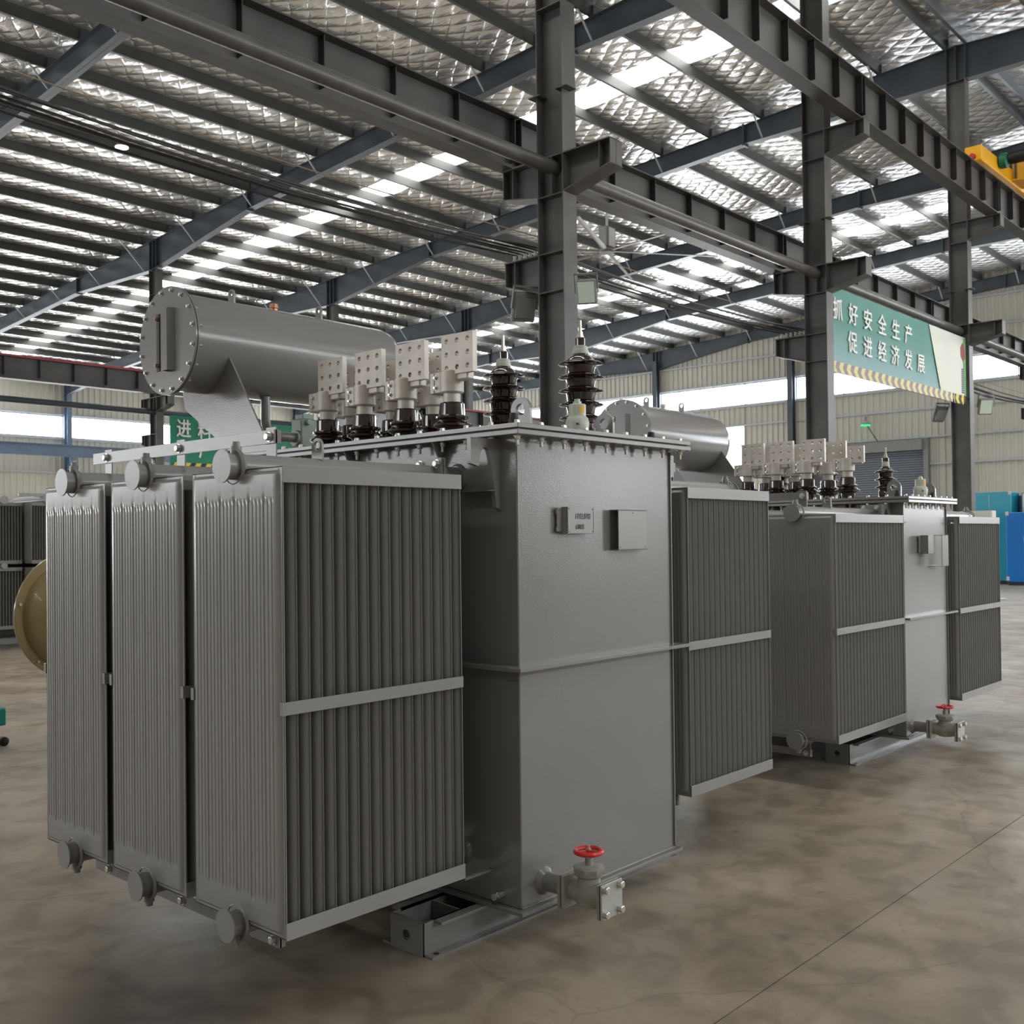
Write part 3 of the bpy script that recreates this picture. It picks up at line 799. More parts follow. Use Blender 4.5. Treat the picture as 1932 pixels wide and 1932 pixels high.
def radiator(parent, x0, x1, y0, z0, W, H, nf, side, detail=True, m=None, plumb=True, zh=None):
    """side -1: stands on the -X side of its tank, +1 on the +X side; header end caps on the far side"""
    m = m or GREYR
    T = .026
    key = (W, H, detail, m.name)
    if key not in fins: fins[key] = (fin_detail(W, H, T) if detail else fin_simple(W, H, T, m), fin_simple(W, H, .032, m))
    fd, fs = fins[key]
    r = ob('radiator', MB().box(x0+.004, y0+W-.001, z0+H-.05, x1-.004, y0+W+.004, z0+H).box(x0+.004, y0+W-.001, z0, x1-.004, y0+W+.004, z0+.05).box(x0+.004, y0+W-.001, z0+H*.46, x1-.004, y0+W+.004, z0+H*.46+.035), m, parent)
    pit = (x1-x0-.004)/(nf-1)
    for i in range(nf):
        ob('fin', fd if i in (0, nf-1) else fs, None, r, (x0+.002+pit*i, y0, z0))
    st = .055
    for (za, zb, nm) in ((H-.055, H+.002, 'top_strap'), (H*.472, H*.472+.044, 'middle_strap'), (0-.002, .055, 'bottom_strap')):
        if not detail and nm == 'middle_strap': continue
        ob(nm, MB().box(x0-.003, y0-.006, z0+za, x1+.003, y0-.001, z0+zb, .0015), m, r)
        if nm == 'middle_strap': 
            ob('strap_clip', MB().box(x0-.010, y0-.006, z0+za, x0-.002, y0+.012, z0+zb), m, r); ob('strap_clip', MB().box(x0-.010, y0+W-.012, z0+za, x0-.002, y0+W+.006, z0+zb), m, r)
    if not plumb: return r
    yc = y0+W*.49
    far, near = (x0-.055, x1+.105) if side < 0 else (x1+.055, x0-.105)
    for (zz, up) in ((z0+H+.012, 1), (z0-.002, -1)):
        a, b_ = min(far, near), max(far, near)
        ob('header_pipe', MB().cyl((a+.004, yc, zz), (b_, yc, zz), .046, 20), m, r)
        ob('end_cap', MB().cyl((far-.003, yc, zz), (far+.003, yc, zz), .058, 28), m, r)
        # welded collar on first fin
        fx = x0-.002 if side < 0 else x1+.002
        ob('weld_collar', MB().lathe([(.060, -.012), (.068, -.004), (.060, .008)], 20, (fx, yc, zz), (1, 0, 0), cap=False), m, r)
        px = far+(.055 if side < 0 else -.055)
        ob('plug', MB().lathe([(.020, .02), (.020, .072), (.014, .073), (.014, .088)], 12, (px, yc, zz), (0, 0, up)), m, r)
        fl = near
        ob('pipe_flange', MB().box(fl-.014, yc-.075, zz-.075, fl-.002, yc+.075, zz+.075, .002).box(fl+.002, yc-.075, zz-.075, fl+.014, yc+.075, zz+.075, .002), m, r)
        for (dy, dz) in ((-.05, .05), (.05, .05), (-.05, -.05), (.05, -.05)): ob('bolt', HBX, None, r, (fl-.014, yc+dy, zz+dz))
    ex = x0+(x1-x0)*(.42 if side < 0 else .22)
    ob('lifting_eye', MB().ring_lug(.062, .085, .019, .010, lambda u, v, t_: (ex+t_, yc+u, z0+H+.05+v)), m, r)
    return r

def lv_bushing(parent, x, y, z, flip=False, big=True):
    k = 1.
    b = ob('low_voltage_bushing', MB().lathe([(.062, 0), (.064, .045), (.070, .052), (.092, .062), (.094, .070), (.070, .082), (.066, .090), (.080, .098), (.081, .106), (.062, .113), (.060, .165), (.054, .172)], 28, (x, y, z)), PORC, parent)
    ob('collar', MB().lathe([(.040, .170), (.040, .222)], 20, (x, y, z)), TIN, b)
    cz = z+.216
    ob('clamp', MB().lathe([(.050, 0), (.056, .006), (.056, .098), (.048, .104)], 24, (x, y, cz)).box(x-.045, y+.030, cz+.002, x+.045, y+.070, cz+.10, .004).box(x-.042, y+.075, cz+.002, x+.042, y+.105, cz+.10, .004), TIN, b)
    for dz in (.028, .074): ob('bolt', HBXs, None, b, (x-.045, y+.062, cz+dz))
    ob('arm', MB().box(x-.018, y-.12, cz+.055, x+.030, y-.02, cz+.125, .006), TIN, b)
    fx, fy, fz = x-.028, y-.165, z+.300
    if flip: fy += .02; fz -= .02
    ob('terminal_flag', MB().plate_holes(2, 2, .13, .13, .012, .022, lambda u, v, t_: (fx+t_, fy+u, fz+v), 12) if flip else MB().plate_holes(3, 3, .205, .185, .012, .028, lambda u, v, t_: (fx+t_, fy+u, fz+v), 12), TIN, b)
    return b
def hv_bushing(parent, x, y, z, n=5, R_=.111, pit=.067, k=1.):
    prof = [(.076*k, 0), (.076*k, .09*k)]; zz = .10*k
    for i in range(n):
        prof += [(.070*k, zz), (.074*k, zz+.012), (R_*.93, zz+.016), (R_, zz+.021), (R_*.96, zz+.026), (.070*k, zz+.038), (.066*k, zz+.044)]
        zz += pit
    prof += [(.055*k, zz-.01), (.034*k, zz), (.034*k, zz+.005)]
    b = ob('high_voltage_bushing', MB().lathe(prof, 36, (x, y, z)), PORC, parent)
    ob('clamp_ring', MB().lathe([(.030*k, 0), (.040*k, .004), (.040*k, .022), (.036*k, .025), (.036*k, .040), (.028*k, .045)], 18, (x, y, z+zz)), PALEG, b)
    ob('neck', MB().lathe([(.025, 0), (.026, .035), (.020, .040)], 16, (x, y, z+zz+.045*k)), PORC, b)
    zt = z+zz+.045*k+.04
    ob('terminal_stud', MB().lathe([(.019, 0), (.019, .006), (.015, .008), (.015, .018), (.013, .020), (.013, .030), (.008, .031), (.008, .085)], 8, (x, y, zt)), ZINC, b)
    return b

def gate_valve(parent, x, yt, z):
    v = ob('gate_valve', MB().lathe([(.044, -.085), (.042, -.07), (.052, -.03), (.056, 0), (.052, .03), (.042, .07), (.044, .085)], 24, (x, yt-.235, z), (0, 1, 0))
           .lathe([(.050, -.045), (.056, 0), (.048, .045), (.044, .065), (.058, .075), (.060, .085)], 24, (x, yt-.235, z)), GREYV, parent)
    ob('stub_pipe', MB().lathe([(.058, .001), (.040, .02), (.037, .12)], 20, (x, yt, z), (0, -1, 0)), GREY, v)
    h = .068
    for yy, mm in ((yt-.122, GREYV), (yt-.142, GREYV), (yt-.322, GREYV)): ob('flange', MB().box(x-h, yy-.015, z-h, x+h, yy, z+h, .004), mm, v)
    ob('gasket', MB().box(x-h+.002, yt-.128, z-h+.002, x+h-.002, yt-.136, z+h-.002), RUBBER, v) if False else None
    ob('gasket', MB().box(x-h+.001, yt-.3405, z-h+.001, x+h-.001, yt-.337, z+h-.001), RUBBER, v)
    ob('blind_plate', MB().box(x-h, yt-.349, z-h, x+h, yt-.3405, z+h, .002), ZPLATE, v)
    for dx in (-.048, .048):
        for dz in (-.048, .048): ob('bolt', HBY, None, v, (x+dx, yt-.349, z+dz))
    ob('bonnet', MB().lathe([(.062, .085), (.064, .088), (.064, .105), (.058, .108), (.02, .112)], 8, (x, yt-.235, z), ph=.39), GREYV, v)
    ob('stem', MB().lathe([(.016, .108), (.015, .14), (.010, .142), (.010, .175)], 12, (x, yt-.235, z)), GREYV, v)
    wz = z+.165; wc = Vector((x, yt-.235, wz))
    ring = [wc+Vector((.053*math.cos(a), .053*math.sin(a), 0)) for a in [2*math.pi*i/28 for i in range(28)]]
    wm = MB().tube(ring, .0095, 8, True)
    for i in range(3):
        a = R(120*i+40); wm.tube([wc, wc+Vector((.05*math.cos(a), .05*math.sin(a), 0))], .007, 6)
    wm.lathe([(.013, -.008), (.013, .008)], 12, wc)
    ob('handwheel', wm, RED, v)
    ob('wheel_nut', MB().lathe([(.008, .008), (.008, .014), (.006, .015), (.006, .024)], 6, wc), ZINC, v)
    return v

def conservator(parent, x0, x1, yc, zc, R_=.262, Rf=.288, foot=2.10, tankY=4.7):
    c = ob('conservator', MB().lathe([(R_, .02), (R_, x1-x0-.11), (R_*.965, x1-x0-.06), (R_*.84, x1-x0-.025), (R_*.5, x1-x0-.005), (.001, x1-x0)], 48, (x0, yc, zc), (1, 0, 0), cap=False), GREY, parent)
    ob('end_disc', MB().lathe([(Rf, 0), (Rf+.001, .001), (Rf+.001, .010), (Rf, .011)], 56, (x0, yc, zc), (1, 0, 0)), GREY, c)
    ob('gasket', MB().lathe([(Rf-.004, .011), (Rf-.004, .016)], 56, (x0, yc, zc), (1, 0, 0)), RUBBER, c)
    ob('flange_ring', MB().lathe([(Rf, .016), (Rf, .026)], 56, (x0, yc, zc), (1, 0, 0)), GREY, c)
    for i in range(16):
        a = 2*math.pi*(i+.5)/16; y, z = yc+(Rf-.022)*math.cos(a), zc+(Rf-.022)*math.sin(a)
        ob('bolt', HBXm, None, c, (x0, y, z))
        if i < 16: ob('nut', MB().lathe([(.010, 0), (.010, .009), (.006, .010), (.006, .026)], 6, (x0+.026, y, z), (1, 0, 0)), ZINC, c)
    # level gauge: slot and guard channel
    gy = yc+.085
    ob('level_gauge', MB().box(x0-.006, gy-.016, zc-.155, x0-.001, gy+.016, zc+.155, .006), DARKG, c)
    ob('gauge_guard', MB().prism([(x0-.001, yc-.005), (x0-.036, yc-.005), (x0-.036, yc-.062), (x0-.001, yc-.085), (x0-.001, yc-.079), (x0-.031, yc-.058), (x0-.031, yc-.010), (x0-.001, yc-.010)], 2, zc-.165, zc+.165), GREY, c)
    for dz in (-.125, .125): ob('gauge_screw', MB().lathe([(.011, 0), (.011, .010), (.005, .018)], 8, (x0-.006, gy, zc+dz), (-1, 0, 0)), COPPER, c)
    L_ = x1-x0
    for fx in (.26, .66): ob('lifting_eye', MB().ring_lug(.055, .085, .016, .012, lambda u, v, t_: (x0+L_*fx+t_, yc+u, zc+R_-.004+v), 12), GREY, c)
    ob('filler_cap', MB().lathe([(.020, -.01), (.020, .015), (.026, .018), (.022, .042), (.010, .046)], 12, (x0+L_*.45, yc, zc+R_)), COPPER if x0 < 5 else TIN, c)
    for fx in (.15, .86):
        xx = x0+L_*fx
        arc = [(yc+R_*math.cos(a), zc+R_*math.sin(a)) for a in [R(207+ (333-207)*i/14) for i in range(15)]]
        # cradle plate in the Y-Z plane; foot stands on the tank cover
        poly = [(tankY-.28, foot), (yc-.245, zc-.09)]+arc+[(yc+.225, zc-.24), (yc+.20, zc-.33), (tankY+.06, foot)]
        arc_y = [p for p in poly]
        ob('support_plate', MB().prism(poly, 0, xx-.005, xx+.005), GREY, c)
        ob('plate_stiffener', MB().box(xx-.02, tankY-.28, foot, xx+.05, tankY+.06, foot+.012), GREY, c)
    # pipe down to the gas relay
    px = x0+L_*.38
    pts = [(px, yc-.06, zc-R_+.01), (px, yc-.06, zc-R_-.12)]
    for i in range(1, 6):
        a = R(18*i); pts.append((px+.09*(1-math.cos(a)), yc-.06-.0*i, zc-R_-.12-.09*math.sin(a)))
    pts.append((px+.20, yc-.06, zc-R_-.21))
    ob('oil_pipe', MB().tube(pts, .028, 14), GREY, c)
    rx, ry, rz = px+.20, yc-.06, zc-R_-.21
    ob('gas_relay', MB().box(rx+.01, ry-.05, rz-.055, rx+.13, ry+.05, rz+.11, .008).box(rx+.03, ry-.04, rz+.11, rx+.11, ry+.04, rz+.14, .004).lathe([(.045, 0), (.045, .014)], 16, (rx-.006, ry, rz), (1, 0, 0)).lathe([(.045, 0), (.045, .014)], 16, (rx+.13, ry, rz), (1, 0, 0)).lathe([(.018, 0), (.016, .03)], 10, (rx+.05, ry-.05, rz+.09), (0, -1, 0)), GREEN_G, c)
    ob('relay_pipe', MB().tube([(rx+.14, ry, rz), (rx+.26, ry, rz), (rx+.34, ry, rz-.03), (rx+.37, ry, rz-.10), (rx+.37, ry, foot)], .03, 14), GREY, c)
    ob('flange', MB().lathe([(.055, 0), (.055, .012)], 18, (rx+.15, ry, rz), (1, 0, 0)).lathe([(.055, 0), (.055, .012)], 18, (rx+.20, ry, rz), (1, 0, 0)), GREY, c)
    return c

def transformer(P, label):
    X0, X1_, Y0, Y1, Z0, Z1 = P['tank']
    root = thing('power_transformer', label, 'transformer', ((X0+X1_)/2, (Y0+Y1)/2, 0))
    tk = ob('tank', MB().box(X0, Y0, Z0+.01, X1_, Y1, Z1-.005, .004), GREY, root)
    ob('base_plate', MB().box(X0-.03, Y0-.03, Z0-.006, X1_+.03, Y1+.03, Z0+.010, .002), GREY, tk)
    ob('weld_seam', MB().tube([(X0, Y0-.001, Z0+.013), (X1_, Y0-.001, Z0+.013)], .006, 6), GREY, tk)
    ob('corner_strip', MB().box(X1_-.006, Y0-.010, Z0+.02, X1_+.002, Y0, Z1-.02, .001), GREY, tk)
    zm = P['mid']; e = .066
    ob('belt_flange', MB().box(X0-e, Y0-e, zm-.008, X1_+e, Y0+.001, zm+.008, .002).box(X0-e, Y1, zm-.008, X1_+e, Y1+e, zm+.008, .002).box(X0-e, Y0, zm-.0079, X0+.001, Y1, zm+.0079).box(X1_-.001, Y0, zm-.0079, X1_+e, Y1, zm+.0079), GREY, tk)
    o = P['over']
    ob('tank_flange', MB().box(X0-o, Y0-o, Z1-.012, X1_+o, Y1+o, Z1+.008, .002), GREY, root)
    ob('gasket', MB().box(X0-o+.012, Y0-o+.012, Z1+.008, X1_+o-.012, Y1+o-.012, Z1+.014), RUBBER, root)
    ct = Z1+.033
    cov = ob('cover', MB().box(X0-o, Y0-o, Z1+.014, X1_+o, Y1+o, ct, .002), GREY, root)
    # bolts round the rim
    nb = P.get('nb', 8); bo = o*.5
    bx = [(X0-bo+(X1_-X0+2*bo)*i/nb, Y0-bo) for i in range(nb+1)]+[(X0-bo+(X1_-X0+2*bo)*i/nb, Y1+bo) for i in range(nb+1)]
    ny = round((Y1-Y0)/.135)
    bx += [(xx, Y0-bo+(Y1-Y0+2*bo)*i/ny) for xx in (X0-bo, X1_+bo) for i in range(1, ny)]
    for (x, y) in bx: ob('bolt', BOLT, None, cov, (x, y, ct))
    # gussets under the rim, on the two long sides
    for y in (Y0+.42, Y0+1.02, Y0+1.6):
        for (xx, s_) in ((X0, -1), (X1_, 1)):
            if y < Y1: ob('gusset', MB().prism([(xx, Z1-.012), (xx+s_*o, Z1-.012), (xx, Z1-.14)], 1, y-.005, y+.005), GREY, tk)
    # lifting hooks at the corners
    for (xx, s_) in ((X0, -1), (X1_, 1)):
        for yy in (Y0+.10, Y1-.10):
            pl = [(0, -.02), (.175, -.02), (.175, -.125), (.130, -.135), (.118, -.075), (.095, -.055), (.070, -.065), (.058, -.10), (.028, -.30), (0, -.31)]
            ob('lifting_hook', MB().prism([(xx+s_*a, Z1+b_) for (a, b_) in pl], 1, yy-.011, yy+.011), GREY, tk)
    # base channels
    for (ya, yb) in P['skid']:
        xa, xb = P['skidx']; h = Z0-.006
        sk = ob('base_skid', MB().box(xa, ya+.05, 0, xa+.008, yb-.05, h), GREYD, root)
        for (yy, s_) in ((ya, 1), (yb, -1)):
            ob('channel', MB().box(xa, yy, 0, xb, yy+s_*.055, .010).box(xa, yy+s_*.045, 0, xb, yy+s_*.055, h).box(xa+.05, yy, h-.010, X0+.02, yy+s_*.055, h).box(X1_-.02, yy, h-.010, xb, yy+s_*.055, h), GREY, sk)
        for xc in (xa+.22, xa+.42): ob('web_plate', MB().box(xc, ya+.055, .01, xc+.008, yb-.055, h-.01), GREYD, sk)
        ob('pull_hole', MB().lathe([(.020, 0), (.020, .003)], 18, (xa-.002, (ya+yb)/2, h*.55), (1, 0, 0)), RUBBER, sk)
        ob('end_plate', MB().plate_holes(1, 1, yb-ya-.11, h, .021, .006, lambda u, v, t_: (xa-.006+t_, ya+.055+u, v), 16), GREYD, sk)
        ob('bolt_hole', MB().lathe([(.012, 0), (.012, .001)], 14, (xa+.04, ya+.022, .0102)), RUBBER, sk)
    # radiators
    zr0, zr1 = P['radz']; W = P['radw']
    for (xa, xb, nf, side) in P['rads']:
        for y in P['rady']:
            radiator(root, xa, xb, y, zr0, W, zr1-zr0, nf, side)
            yc = y+W*.49
            for zz in (zr1+.012, zr0-.002):
                a = xb+.119 if side < 0 else xa-.119; b_ = X0 if side < 0 else X1_
                if abs(b_-a) > .01 and (b_-a)*side < 0: ob('tank_stub', MB().cyl((a, yc, zz), (b_+(0.002 if side < 0 else -.002), yc, zz), .046, 18).lathe([(.062, 0), (.050, .015)], 18, (b_, yc, zz), (side, 0, 0)), GREY, tk)
            ob('stub_bracket', MB().prism([(X0 if side < 0 else X1_, zr1-.055), ((X0 if side < 0 else X1_)+side*.09, zr1-.055), ((X0 if side < 0 else X1_)+side*.02, zr1-.045), (X0 if side < 0 else X1_, zr1-.045)], 1, y+.02, y+W*.45), GREY, tk)
        # tie bars over and under the radiators with their bolts
        for (zz, dz) in ((zr1+.105, 1), (zr0-.145, -1)):
            bxp = xa+.16 if side < 0 else xa+(xb-xa)*.34
            yb0, yb1 = P['rady'][0]+W*.49-.0, P['rady'][-1]+W*.49+.16
            tb = ob('tie_bar', MB().box(bxp, yb0, zz, bxp+.006, yb1, zz+.05, .001).box(bxp+.006, yb0, zz, bxp+.03, yb0+.006, zz+.05), GREY, root)
            for y in P['rady']:
                yy = y+W*.49+.03
                ob('bolt', HBX, None, tb, (bxp, yy, zz+.025))
                ob('bar_lug', MB().box(bxp+.007, yy-.03, min(zz-.06, zz) if dz > 0 else zz, bxp+.013, yy+.03, zz+.06 if dz > 0 else zz+.13), GREY, tb)
    # cover fittings
    for (x, y, fl) in P['lv']: lv_bushing(root, x, y, ct, fl)
    for (x, y) in P['hv']: hv_bushing(root, x, y, ct, *P.get('hvp', ()))
    for (x, y) in P['lugs']:
        ob('cover_lug', MB().ring_lug(.105, .125, .026, .016, lambda u, v, t_: (x+t_, y+u, ct+v), 14), GREY, root)
    for (x, y) in P['caps']: ob('rubber_plug', MB().lathe([(.022, 0), (.022, .022), (.018, .028), (.017, .048)], 14, (x, y, ct)), RUBBER, root)
    x, y = P['prv']
    pv = ob('pressure_relief_valve', MB().lathe([(.056, 0), (.056, .012), (.050, .014), (.052, .030), (.055, .070), (.050, .088), (.040, .098), (.040, .150), (.036, .154)], 24, (x, y, ct)), PALEG, root)
    ob('cap_nut', MB().lathe([(.020, .154), (.020, .166), (.014, .167), (.014, .178)], 6, (x, y, ct)), PALEG, pv)
    ob('vent_slot', MB().box(x-.047, y-.040, ct+.055, x-.010, y-.030, ct+.063), RUBBER, pv)
    lm = MB(); L_ = []
    for t_ in range(5):
        a = R(232+t_*10); L_.append((x+.0405*math.cos(a), y+.0405*math.sin(a)))
    for i, (a, b_) in enumerate(L_): lm.v += [(a, b_, ct+.112), (a, b_, ct+.142)]
    lm.f = [(2*i, 2*i+2, 2*i+3, 2*i+1) for i in range(4)]
    ob('warning_label', lm, YELLOW, pv)
    conservator(root, *P['cons'], foot=ct, tankY=P['consfoot'])
    gate_valve(root, P['valve'][0], Y0, P['valve'][1])
    # name plate box and channel bracket
    a, b_, z0, z1, dp = P['box1']
    pb = ob('nameplate_box', MB().box(a, Y0-dp, z0, b_, Y0-dp+.004, z1, .001).box(a, Y0-dp, z0, a+.004, Y0-.012, z1).box(b_-.004, Y0-dp, z0, b_, Y0-.001, z1), GREYR, root)
    ob('hinge', MB().box(a-.03, Y0-.014, z0+.01, a+.004, Y0-.008, z1-.005).cyl((a-.03, Y0-.012, z0+.01), (a-.03, Y0-.012, z0+.03), .006, 8).cyl((a-.03, Y0-.012, z1-.03), (a-.03, Y0-.012, z1-.01), .006, 8), GREYR, pb)
    for (x, z) in ((a+.012, z0+.009), (b_-.009, z0+.009), (a+.012, z1-.009), (b_-.009, z1-.009)): ob('rivet_hole', MB().lathe([(.0028, 0), (.0028, .001)], 8, (x, Y0-dp-.001, z), (0, 1, 0)), RUBBER, pb)
    if P.get('mark'):
        text('marking', 'HYEL0702', .034, pb, ((a+b_)/2+.015, Y0-dp-.001, z0+(z1-z0)*.64), INK, -.0004, squeeze=.72, shear=.12, ext=.0003)
        text('marking', '6300/35', .030, pb, ((a+b_)/2-.008, Y0-dp-.001, z0+(z1-z0)*.25), INK, -.0004, squeeze=.6, shear=.3, ext=.0003)
    a, b_, z0, z1, dp = P['box2']
    cb = ob('channel_bracket', MB().box(a, Y0-dp, z0, b_, Y0-dp+.004, z1, .0015).box(a, Y0-dp, z0, b_, Y0-.001, z0+.004).box(a, Y0-dp, z1-.004, b_, Y0-.001, z1), GREYR, root)
    for (x, z) in (((a+b_)/2, z1-.014), (a+.012, z0+.014), (b_-.012, z0+.014)): ob('rivet_hole', MB().lathe([(.003, 0), (.003, .001)], 8, (x, Y0-dp-.001, z), (0, 1, 0)), RUBBER, cb)
    # earthing stud on the left face near the corner
    gz = Z0+.055; es = ob('earthing_stud', MB().lathe([(.013, 0), (.013, .035), (.009, .036), (.009, .05), (.014, .051), (.014, .062)], 10, (X0, Y0+.10, gz), (-1, 0, 0)), ZINC, root)
    ob('ring', MB().tube([(X0-.055, Y0+.10+.018*math.cos(q), gz-.012+.018*math.sin(q)) for q in [2*math.pi*i/16 for i in range(16)]], .0025, 5, True), RUBBER, es)
    ob('support_bar', MB().box(X0-.16, Y0+.16, Z0+.135, X0, Y0+.175, Z0+.145), GREY, tk)
    return root

P1 = dict(tank=(3.11, 4.215, 2.795, 4.73, .14, 2.078), mid=1.125, over=.075, nb=8,
          skid=[(2.975, 3.27), (4.22, 4.52)], skidx=(2.784, 4.52), radz=(.332, 1.90), radw=.56,
          rads=[(2.02, 2.85, 17, -1), (4.475, 5.315, 17, 1)], rady=[2.862, 3.488, 4.102],
          lv=[(3.36, 3.42, 0), (3.36, 3.74, 0), (3.36, 4.05, 0), (3.36, 4.355, 0), (3.62, 3.82, 0), (3.62, 4.13, 0), (3.62, 4.47, 0)],
          hv=[(3.97, 3.140), (3.97, 3.655), (3.97, 4.20)], lugs=[(3.19, 2.845), (3.88, 2.935)], caps=[(3.10, 2.80), (4.16, 2.86)],
          prv=(3.72, 2.965), cons=(2.83, 4.34, 5.04, 2.725), consfoot=4.70, valve=(3.25, .235),
          box1=(3.375, 3.555, 1.668, 1.782, .045), box2=(3.735, 3.955, 1.592, 1.775, .045), mark=True)
P2 = dict(tank=(7.56, 8.42, 2.975, 4.75, .15, 1.895), mid=1.03, over=.07, nb=8,
          skid=[(3.16, 3.44), (4.2, 4.5)], skidx=(7.10, 8.75), radz=(.310, 1.785), radw=.56,
          rads=[(6.29, 7.39, 22, -1), (8.545, 9.54, 20, 1)], rady=[2.915, 3.53, 4.145],
          lv=[(7.70, 3.80, 0), (7.70, 4.07, 0), (7.70, 4.33, 0), (8.02, 3.77, 0), (8.02, 4.06, 0), (8.02, 4.33, 0), (7.72, 3.47, 1)],
          hv=[(8.12, 3.33), (8.12, 3.80), (8.12, 4.25)], hvp=(3, .085, .062, .75), lugs=[(7.63, 3.07), (8.35, 3.08)], caps=[(7.60, 3.03), (8.3, 3.03)],
          prv=(8.18, 3.08), cons=(6.92, 8.28, 5.05, 2.50), consfoot=4.73, valve=(7.68, .225),
          box1=(7.85, 7.98, 1.50, 1.64, .07), box2=(8.06, 8.19, 1.40, 1.64, .10))
transformer(P1, 'nearest grey oil filled power transformer with marked nameplate box on its tank')
transformer(P2, 'second grey power transformer standing farther back at right')

# dark transformer at the far left
t = thing('dark_transformer', 'dark grey transformer with two tiers of radiators at the far left background', 'transformer', (7.2, 18.2, 0))
ob('tank', MB().box(6.2, 18.0, .12, 8.6, 20.2, 2.25, .01), DARKT, t)
ob('base_skid', MB().box(5.9, 17.6, 0, 8.8, 20.3, .12, .01), GREYR, t)
ob('cover', MB().box(6.1, 17.9, 2.25, 8.7, 20.3, 2.30, .005), GREYR, t)
for (xa, xb) in ((5.55, 6.30), (6.42, 6.98), (7.04, 7.55), (7.62, 8.3)):
    y = 17.0 if xa < 6.9 else 16.75
    for (z0, H_) in ((.30, .98), (1.34, .98)):
        radiator(t, xa, xb, y, z0, .9, H_, 13, -1, False, DARKT, False)
    ob('header_pipe', MB().cyl(((xa+xb)/2, y-.03, 2.36), ((xa+xb)/2, 18.0, 2.36), .07, 14), GREYR, t)
    ob('header_pipe', MB().cyl(((xa+xb)/2, y-.03, 1.31), ((xa+xb)/2, 18.0, 1.31), .05, 14), GREYR, t)
ob('walkway_bar', MB().box(6.9, 16.9, 2.42, 8.8, 16.95, 2.47), GREYR, t)

# gold tank head
gc = Vector((3.644, 7.896, 1.106))
t = thing('gold_drum', 'gold painted round vessel with a domed end behind the left radiator', 'vessel', (gc.x, gc.y, 0))
GA = Vector((.13, -1, 0)).normalized()
ob('dome', MB().lathe([(.425, .0), (.42, .03), (.39, .07), (.33, .12), (.22, .16), (.10, .175), (.001, .178)], 48, gc, GA, cap=False), GOLD, t)
ob('rim', MB().lathe([(.485, -.02), (.49, -.015), (.49, .0), (.485, .004), (.41, .002)], 56, gc, GA), GOLD, t)
ob('barrel', MB().lathe([(.30, -.10), (.36, -.02)], 40, gc, GA), GOLD, t)
for i in range(6):
    a = 2*math.pi*i/6+.05; u = GA.orthogonal().normalized(); w_ = GA.cross(u)
    ob('bolt', MB().lathe([(.012, 0), (.012, .012)], 6, gc+(u*math.cos(a)+w_*math.sin(a))*.458+GA*.002, GA), ZINC, t)
for dy in (.02, .2):
    ob('stand', MB().box(gc.x+.12, gc.y+dy, 0, gc.x+.42, gc.y+dy+.06, .80), STEEL, t)

# ------------------------------------------------------------ items on the right
# yellow overhead crane
yb = RY-.72; zt = ZH+.72+.07
t = thing('overhead_crane', 'yellow overhead travelling crane resting on the high crane beam at right', 'crane', (22.6, yb, zt))
ob('end_carriage', MB().box(22.0, yb-.17, zt+.04, 25.5, yb+.17, zt+.36, .015), YCR, t)
ob('buffer', MB().lathe([(.06, 0), (.05, .08)], 12, (22.0, yb, zt+.14), (-1, 0, 0)), REDP, t)
for wx in (22.4, 25.1): ob('wheel', MB().lathe([(.14, -.05), (.16, -.05), (.16, .05), (.14, .05)], 20, (wx, yb, zt+.16), (0, 1, 0)), STEELR, t)
ob('bridge_girder', MB().prism([(yb-.17, zt+.10), (yb-.17, zt+.55), (yb-1.3, zt+.95), (YA+1, zt+.95), (YA+1, zt-.0), (yb-1.2, zt+.0)], 0, 24.0, 24.55), YCR, t)
ob('girder_flange', MB().prism([(yb-.17, zt+.08), (yb-1.2, zt-.03), (YA+1, zt-.03), (YA+1, zt+.0), (yb-1.2, zt+.0), (yb-.17, zt+.11)], 0, 23.9, 24.65), YCR, t)
ob('gear_motor', MB().lathe([(.10, 0), (.16, .04), (.16, .16), (.10, .2)], 16, (23.1, yb-.17, zt+.28), (0, -1, 0)), MOTG, t)
ob('motor', MB().lathe([(.11, 0), (.13, .03), (.13, .36), (.10, .42)], 16, (23.1, yb-.37, zt+.30), (0, -1, 0)), RUBBER, t)
ob('bolt_row', MB().box(23.96, yb-.26, zt+.12, 24.0, yb-.22, zt+.50), STEELR, t)
# electrical box on the third column
t = thing('electrical_box', 'pale grey electrical box with a yellow warning label beside the banner end column', 'box', (23.15, 7.35, 1.55))
ob('cabinet', MB().box(23.0, 7.16, 1.50, 23.26, 7.60, 2.13, .01), CABG, t)
ob('door_panel', MB().box(22.985, 7.18, 1.53, 23.0, 7.53, 2.10, .004), CABG, t)
ob('warning_label', MB().prism([(7.235, 1.80), (7.355, 1.80), (7.355, 1.94), (7.235, 1.94)], 0, 22.978, 22.984), mat('label_pale', (.75, .68, .55), .6), t)
ob('warning_triangle', MB().prism([(7.25, 1.81), (7.34, 1.81), (7.295, 1.91)], 0, 22.974, 22.978), YELLOW, t)
ob('warning_bolt', MB().prism([(7.290, 1.82), (7.302, 1.82), (7.298, 1.885), (7.292, 1.885)], 0, 22.971, 22.974), RUBBER, t)

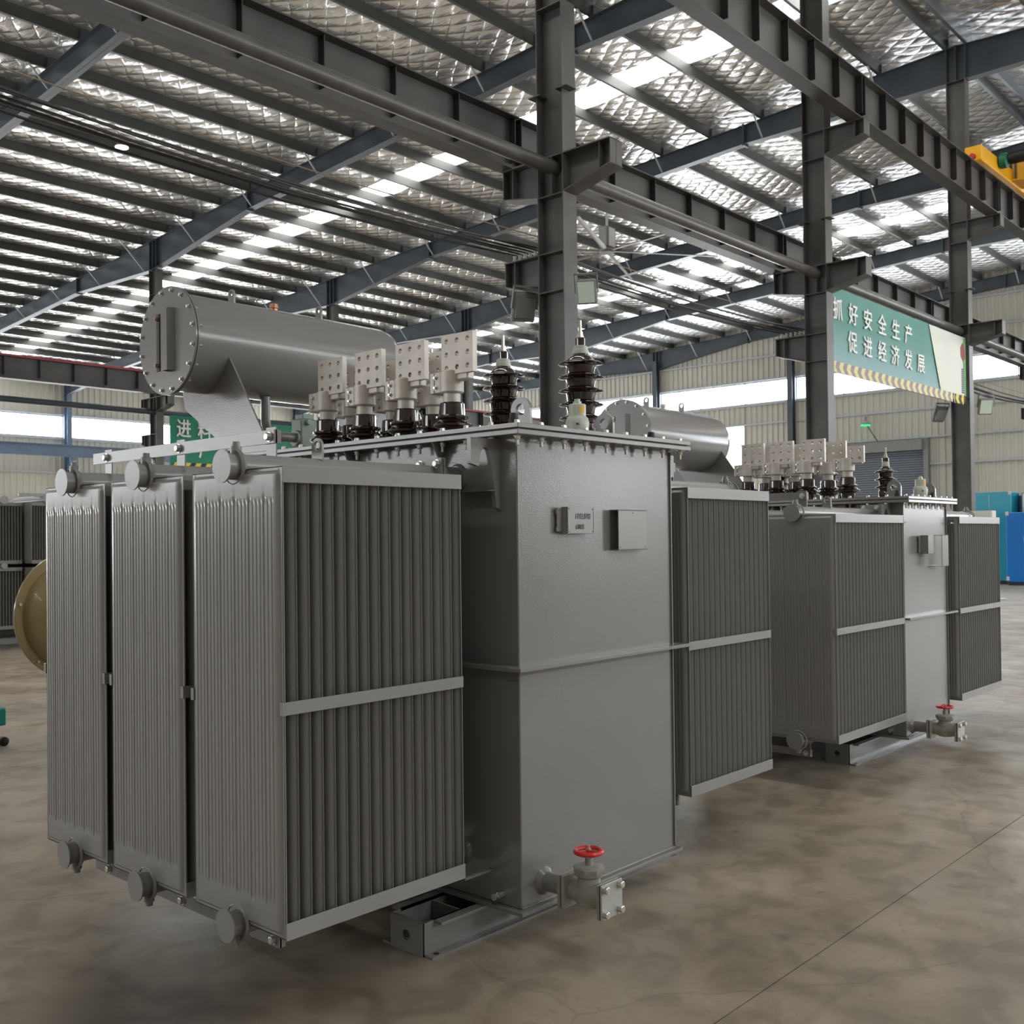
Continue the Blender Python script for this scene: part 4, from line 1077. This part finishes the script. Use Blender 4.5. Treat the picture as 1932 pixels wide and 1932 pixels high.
def crate(x0, x1, y0, y1, z0, z1, m, label, lid=None, pallet=True):
    t = thing('wrapped_cabinet', label, 'crate', ((x0+x1)/2, (y0+y1)/2, z0))
    mb = MB().box(x0, y0, z0+.1, x1, y1, z1, .02)
    ob('wrapped_body', mb, m, t)
    for (yy, zz) in ((y0, z0+.15), (y1-.08, z0+.15), (y0, z1-.1), (y1-.08, z1-.1)): ob('corner_pad', MB().box(x0-.02, yy, zz, x0, yy+.09, zz+.12, .01), CABG, t)
    n = int((y1-y0)/.45)
    for i in range(1, n): ob('door_seam', MB().box(x0-.008, y0+(y1-y0)*i/n-.006, z0+.15, x0, y0+(y1-y0)*i/n+.006, z1-.06), DARKF, t)
    ob('lock', MB().box(x0-.03, (y0+y1)/2-.05, (z0+z1)/2+.2, x0, (y0+y1)/2+.03, (z0+z1)/2+.38, .005), CABG, t)
    if pallet:
        ob('skid', MB().box(x0+.03, y0+.03, z0, x1-.03, y1-.03, z0+.1, .01), RUBBER, t)
    return t
crate(35.3, 36.9, 10.40, 11.75, 0, 2.98, TEALF, 'teal film wrapped tall cabinet beside the column at the right edge')
crate(35.9, 37.0, 9.75, 10.33, 0, 2.95, DARKF, 'dark narrow cabinet under clear film between the teal and blue cabinets')
crate(34.6, 35.25, 9.25, 10.36, 0, 2.30, BLUEF, 'blue film wrapped cabinet in front of the teal one at the right edge')
crate(35.3, 36.6, 8.2, 9.70, 0, 3.0, TEALF, 'teal wrapped cabinet partly cut off by the right edge of the picture')
o = ob('floor_cover', MB().lathe([(.28, 0), (.30, .012), (.27, .02)], 24, (27.2, 8.45, 0.0)), CABG); tag(o, 'pale round cover lying on the floor right of the second transformer', 'floor cover')

# teal cart at the left edge
t = thing('hand_cart', 'corner of a teal green hand cart with a black wheel at the left edge', 'cart', (3.2, 8.8, 0))
ob('deck', MB().box(2.85, 8.59, .20, 3.40, 9.1, .34, .01), TEALC, t)
ob('wheel', MB().lathe([(.03, -.03), (.038, -.025), (.038, .025), (.03, .03)], 16, (3.455, 8.80, .038), (0, 1, 0)), RUBBER, t)
ob('wheel', MB().lathe([(.03, -.03), (.038, -.025), (.038, .025), (.03, .03)], 16, (2.95, 8.80, .038), (0, 1, 0)), RUBBER, t)
ob('axle_bracket', MB().box(2.9, 8.83, .03, 3.46, 8.85, .05).box(3.36, 8.83, .04, 3.39, 8.85, .22).box(2.9, 8.83, .04, 2.93, 8.85, .22), STEEL, t)
ob('handle', MB().tube([(2.9, 8.62, .3), (2.84, 8.62, .9), (2.84, 9.05, .9), (2.9, 9.05, .3)], .015, 8), TEALC, t)
